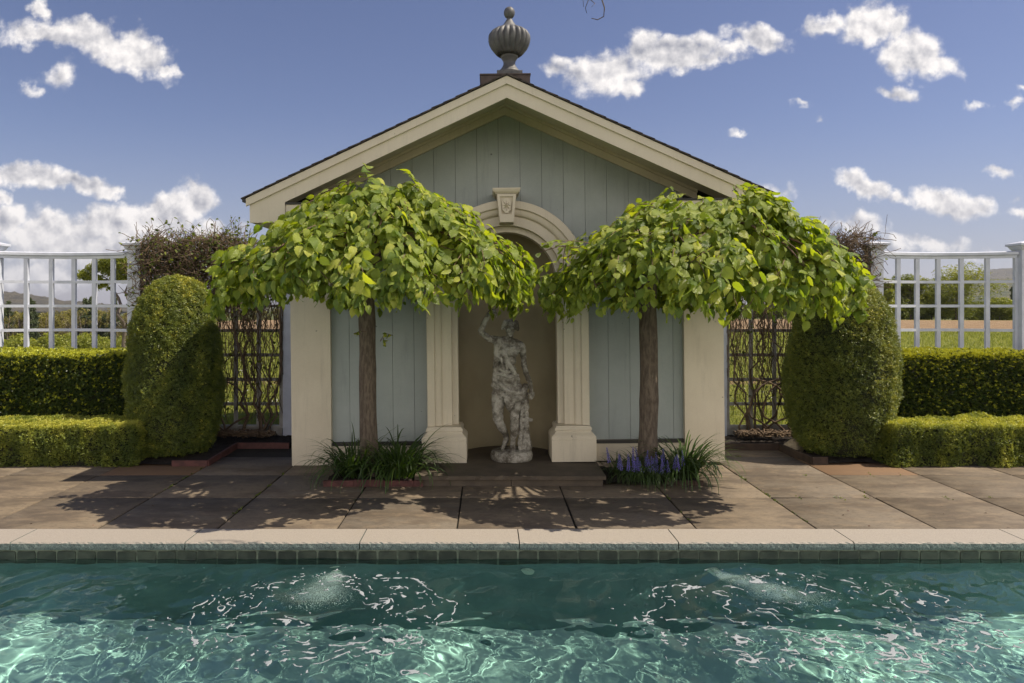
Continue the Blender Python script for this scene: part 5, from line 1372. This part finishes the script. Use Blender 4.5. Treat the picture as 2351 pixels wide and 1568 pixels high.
# ------------------------------------------------------------------ meadow grass close behind, weeds in joints
def grass():
    n = 26000; tv, tf, tu = diamond([((0, 0, 0), (.15, 1, .0), (0, 0, 1)), ((.2, 0, 0), (-.3, 1, .2), (0, 0, 1)), ((-.2, 0, .1), (.35, 1, -.3), (1, 0, 0))], 1, .09)
    Y = rng.uniform(10, 46, n)**1.0; side = rng.random(n) < .5
    u = np.where(side, rng.uniform(-.52, -.28, n), rng.uniform(.33, .80, n)); X = u*Y
    P = np.stack([X, Y, ground_z(X, Y)], -1)
    d = unit(rng.normal(0, .3, (n, 3))+np.array([0, 0, 1])); nn = unit(rng.normal(0, 1, (n, 3)))
    return scatter('meadow_grass', [(tv, tf, tu)], P, frames(d, nn), rng.uniform(.05, .13, n)*(1+Y/40), M['grass'], smooth_=False)
tag(grass(), kind='stuff')
def weeds():
    P = []
    for k in range(46):
        if rng.random() < .7: xx = -.25+.965*rng.choice([3, 3, 3, 4, 2, -2, -3]); y = rng.uniform(5.6, 7.9)
        else: xx = rng.uniform(2.6, 5); y = rng.choice([6.37, 7.22, 8.08])
        for j in range(rng.integers(3, 16)): P.append((xx+rng.normal(0, .006), y+rng.normal(0, .035), .0))
    P = np.array(P); n = len(P); d = unit(rng.normal(0, .8, (n, 3))+np.array([0, 0, .8]))
    return scatter('joint_weeds', small_t, P, frames(d, unit(rng.normal(0, 1, (n, 3)))), rng.uniform(.008, .022, n), M['vineleaf'], smooth_=False)
tag(weeds(), kind='stuff')

# litter on the slabs, dandelion clocks in the meadow
def litter():
    n = 150; P = np.stack([rng.uniform(-4.4, 4.6, n), rng.uniform(5.5, 8.0, n), np.full(n, .006)], -1)
    P = P[~((P[:, 1] > 6.72) & (P[:, 0] > -2.4) & (P[:, 0] < 2.8))]; n = len(P)
    return scatter('leaf_litter', small_t, P, frames(unit(rng.normal(0, 1, (n, 3))*np.array([1, 1, .1])), unit(rng.normal(0, .25, (n, 3))+np.array([0, 0, 1]))), rng.uniform(.008, .024, n), M['twig'], smooth_=False)
tag(litter(), kind='stuff')
def clocks():
    n = 420; Y = rng.uniform(10, 30, n); u = np.where(rng.random(n) < .3, rng.uniform(-.40, -.28, n), rng.uniform(.33, .78, n))
    P = np.stack([u*Y, Y, ground_z(u*Y, Y)+rng.uniform(.08, .2, n)], -1)
    return scatter('dandelions', clump_t, P, frames(unit(rng.normal(0, 1, P.shape)), unit(rng.normal(0, 1, P.shape))), rng.uniform(.012, .022, n), M['dandelion'], smooth_=False)
M['dandelion'] = mat('dandelion clock', (.75, .75, .68), rough=.9)
tag(clocks(), kind='stuff')

# ------------------------------------------------------------------ haze
hm = bpy.data.materials.new('air'); hm.use_nodes = True; ht = hm.node_tree; ht.nodes.clear()
pv = nd(ht, 'ShaderNodeVolumePrincipled'); pv.inputs['Density'].default_value = .00009; pv.inputs['Color'].default_value = (.80, .86, 1.0, 1); pv.inputs['Anisotropy'].default_value = 0.2
oo = nd(ht, 'ShaderNodeOutputMaterial'); ht.links.new(pv.outputs[0], oo.inputs['Volume'])
b = MB(); b.box(-4300, 4300, -70, 4400, -20, 230)
tag(b.build('haze', hm), kind='stuff')
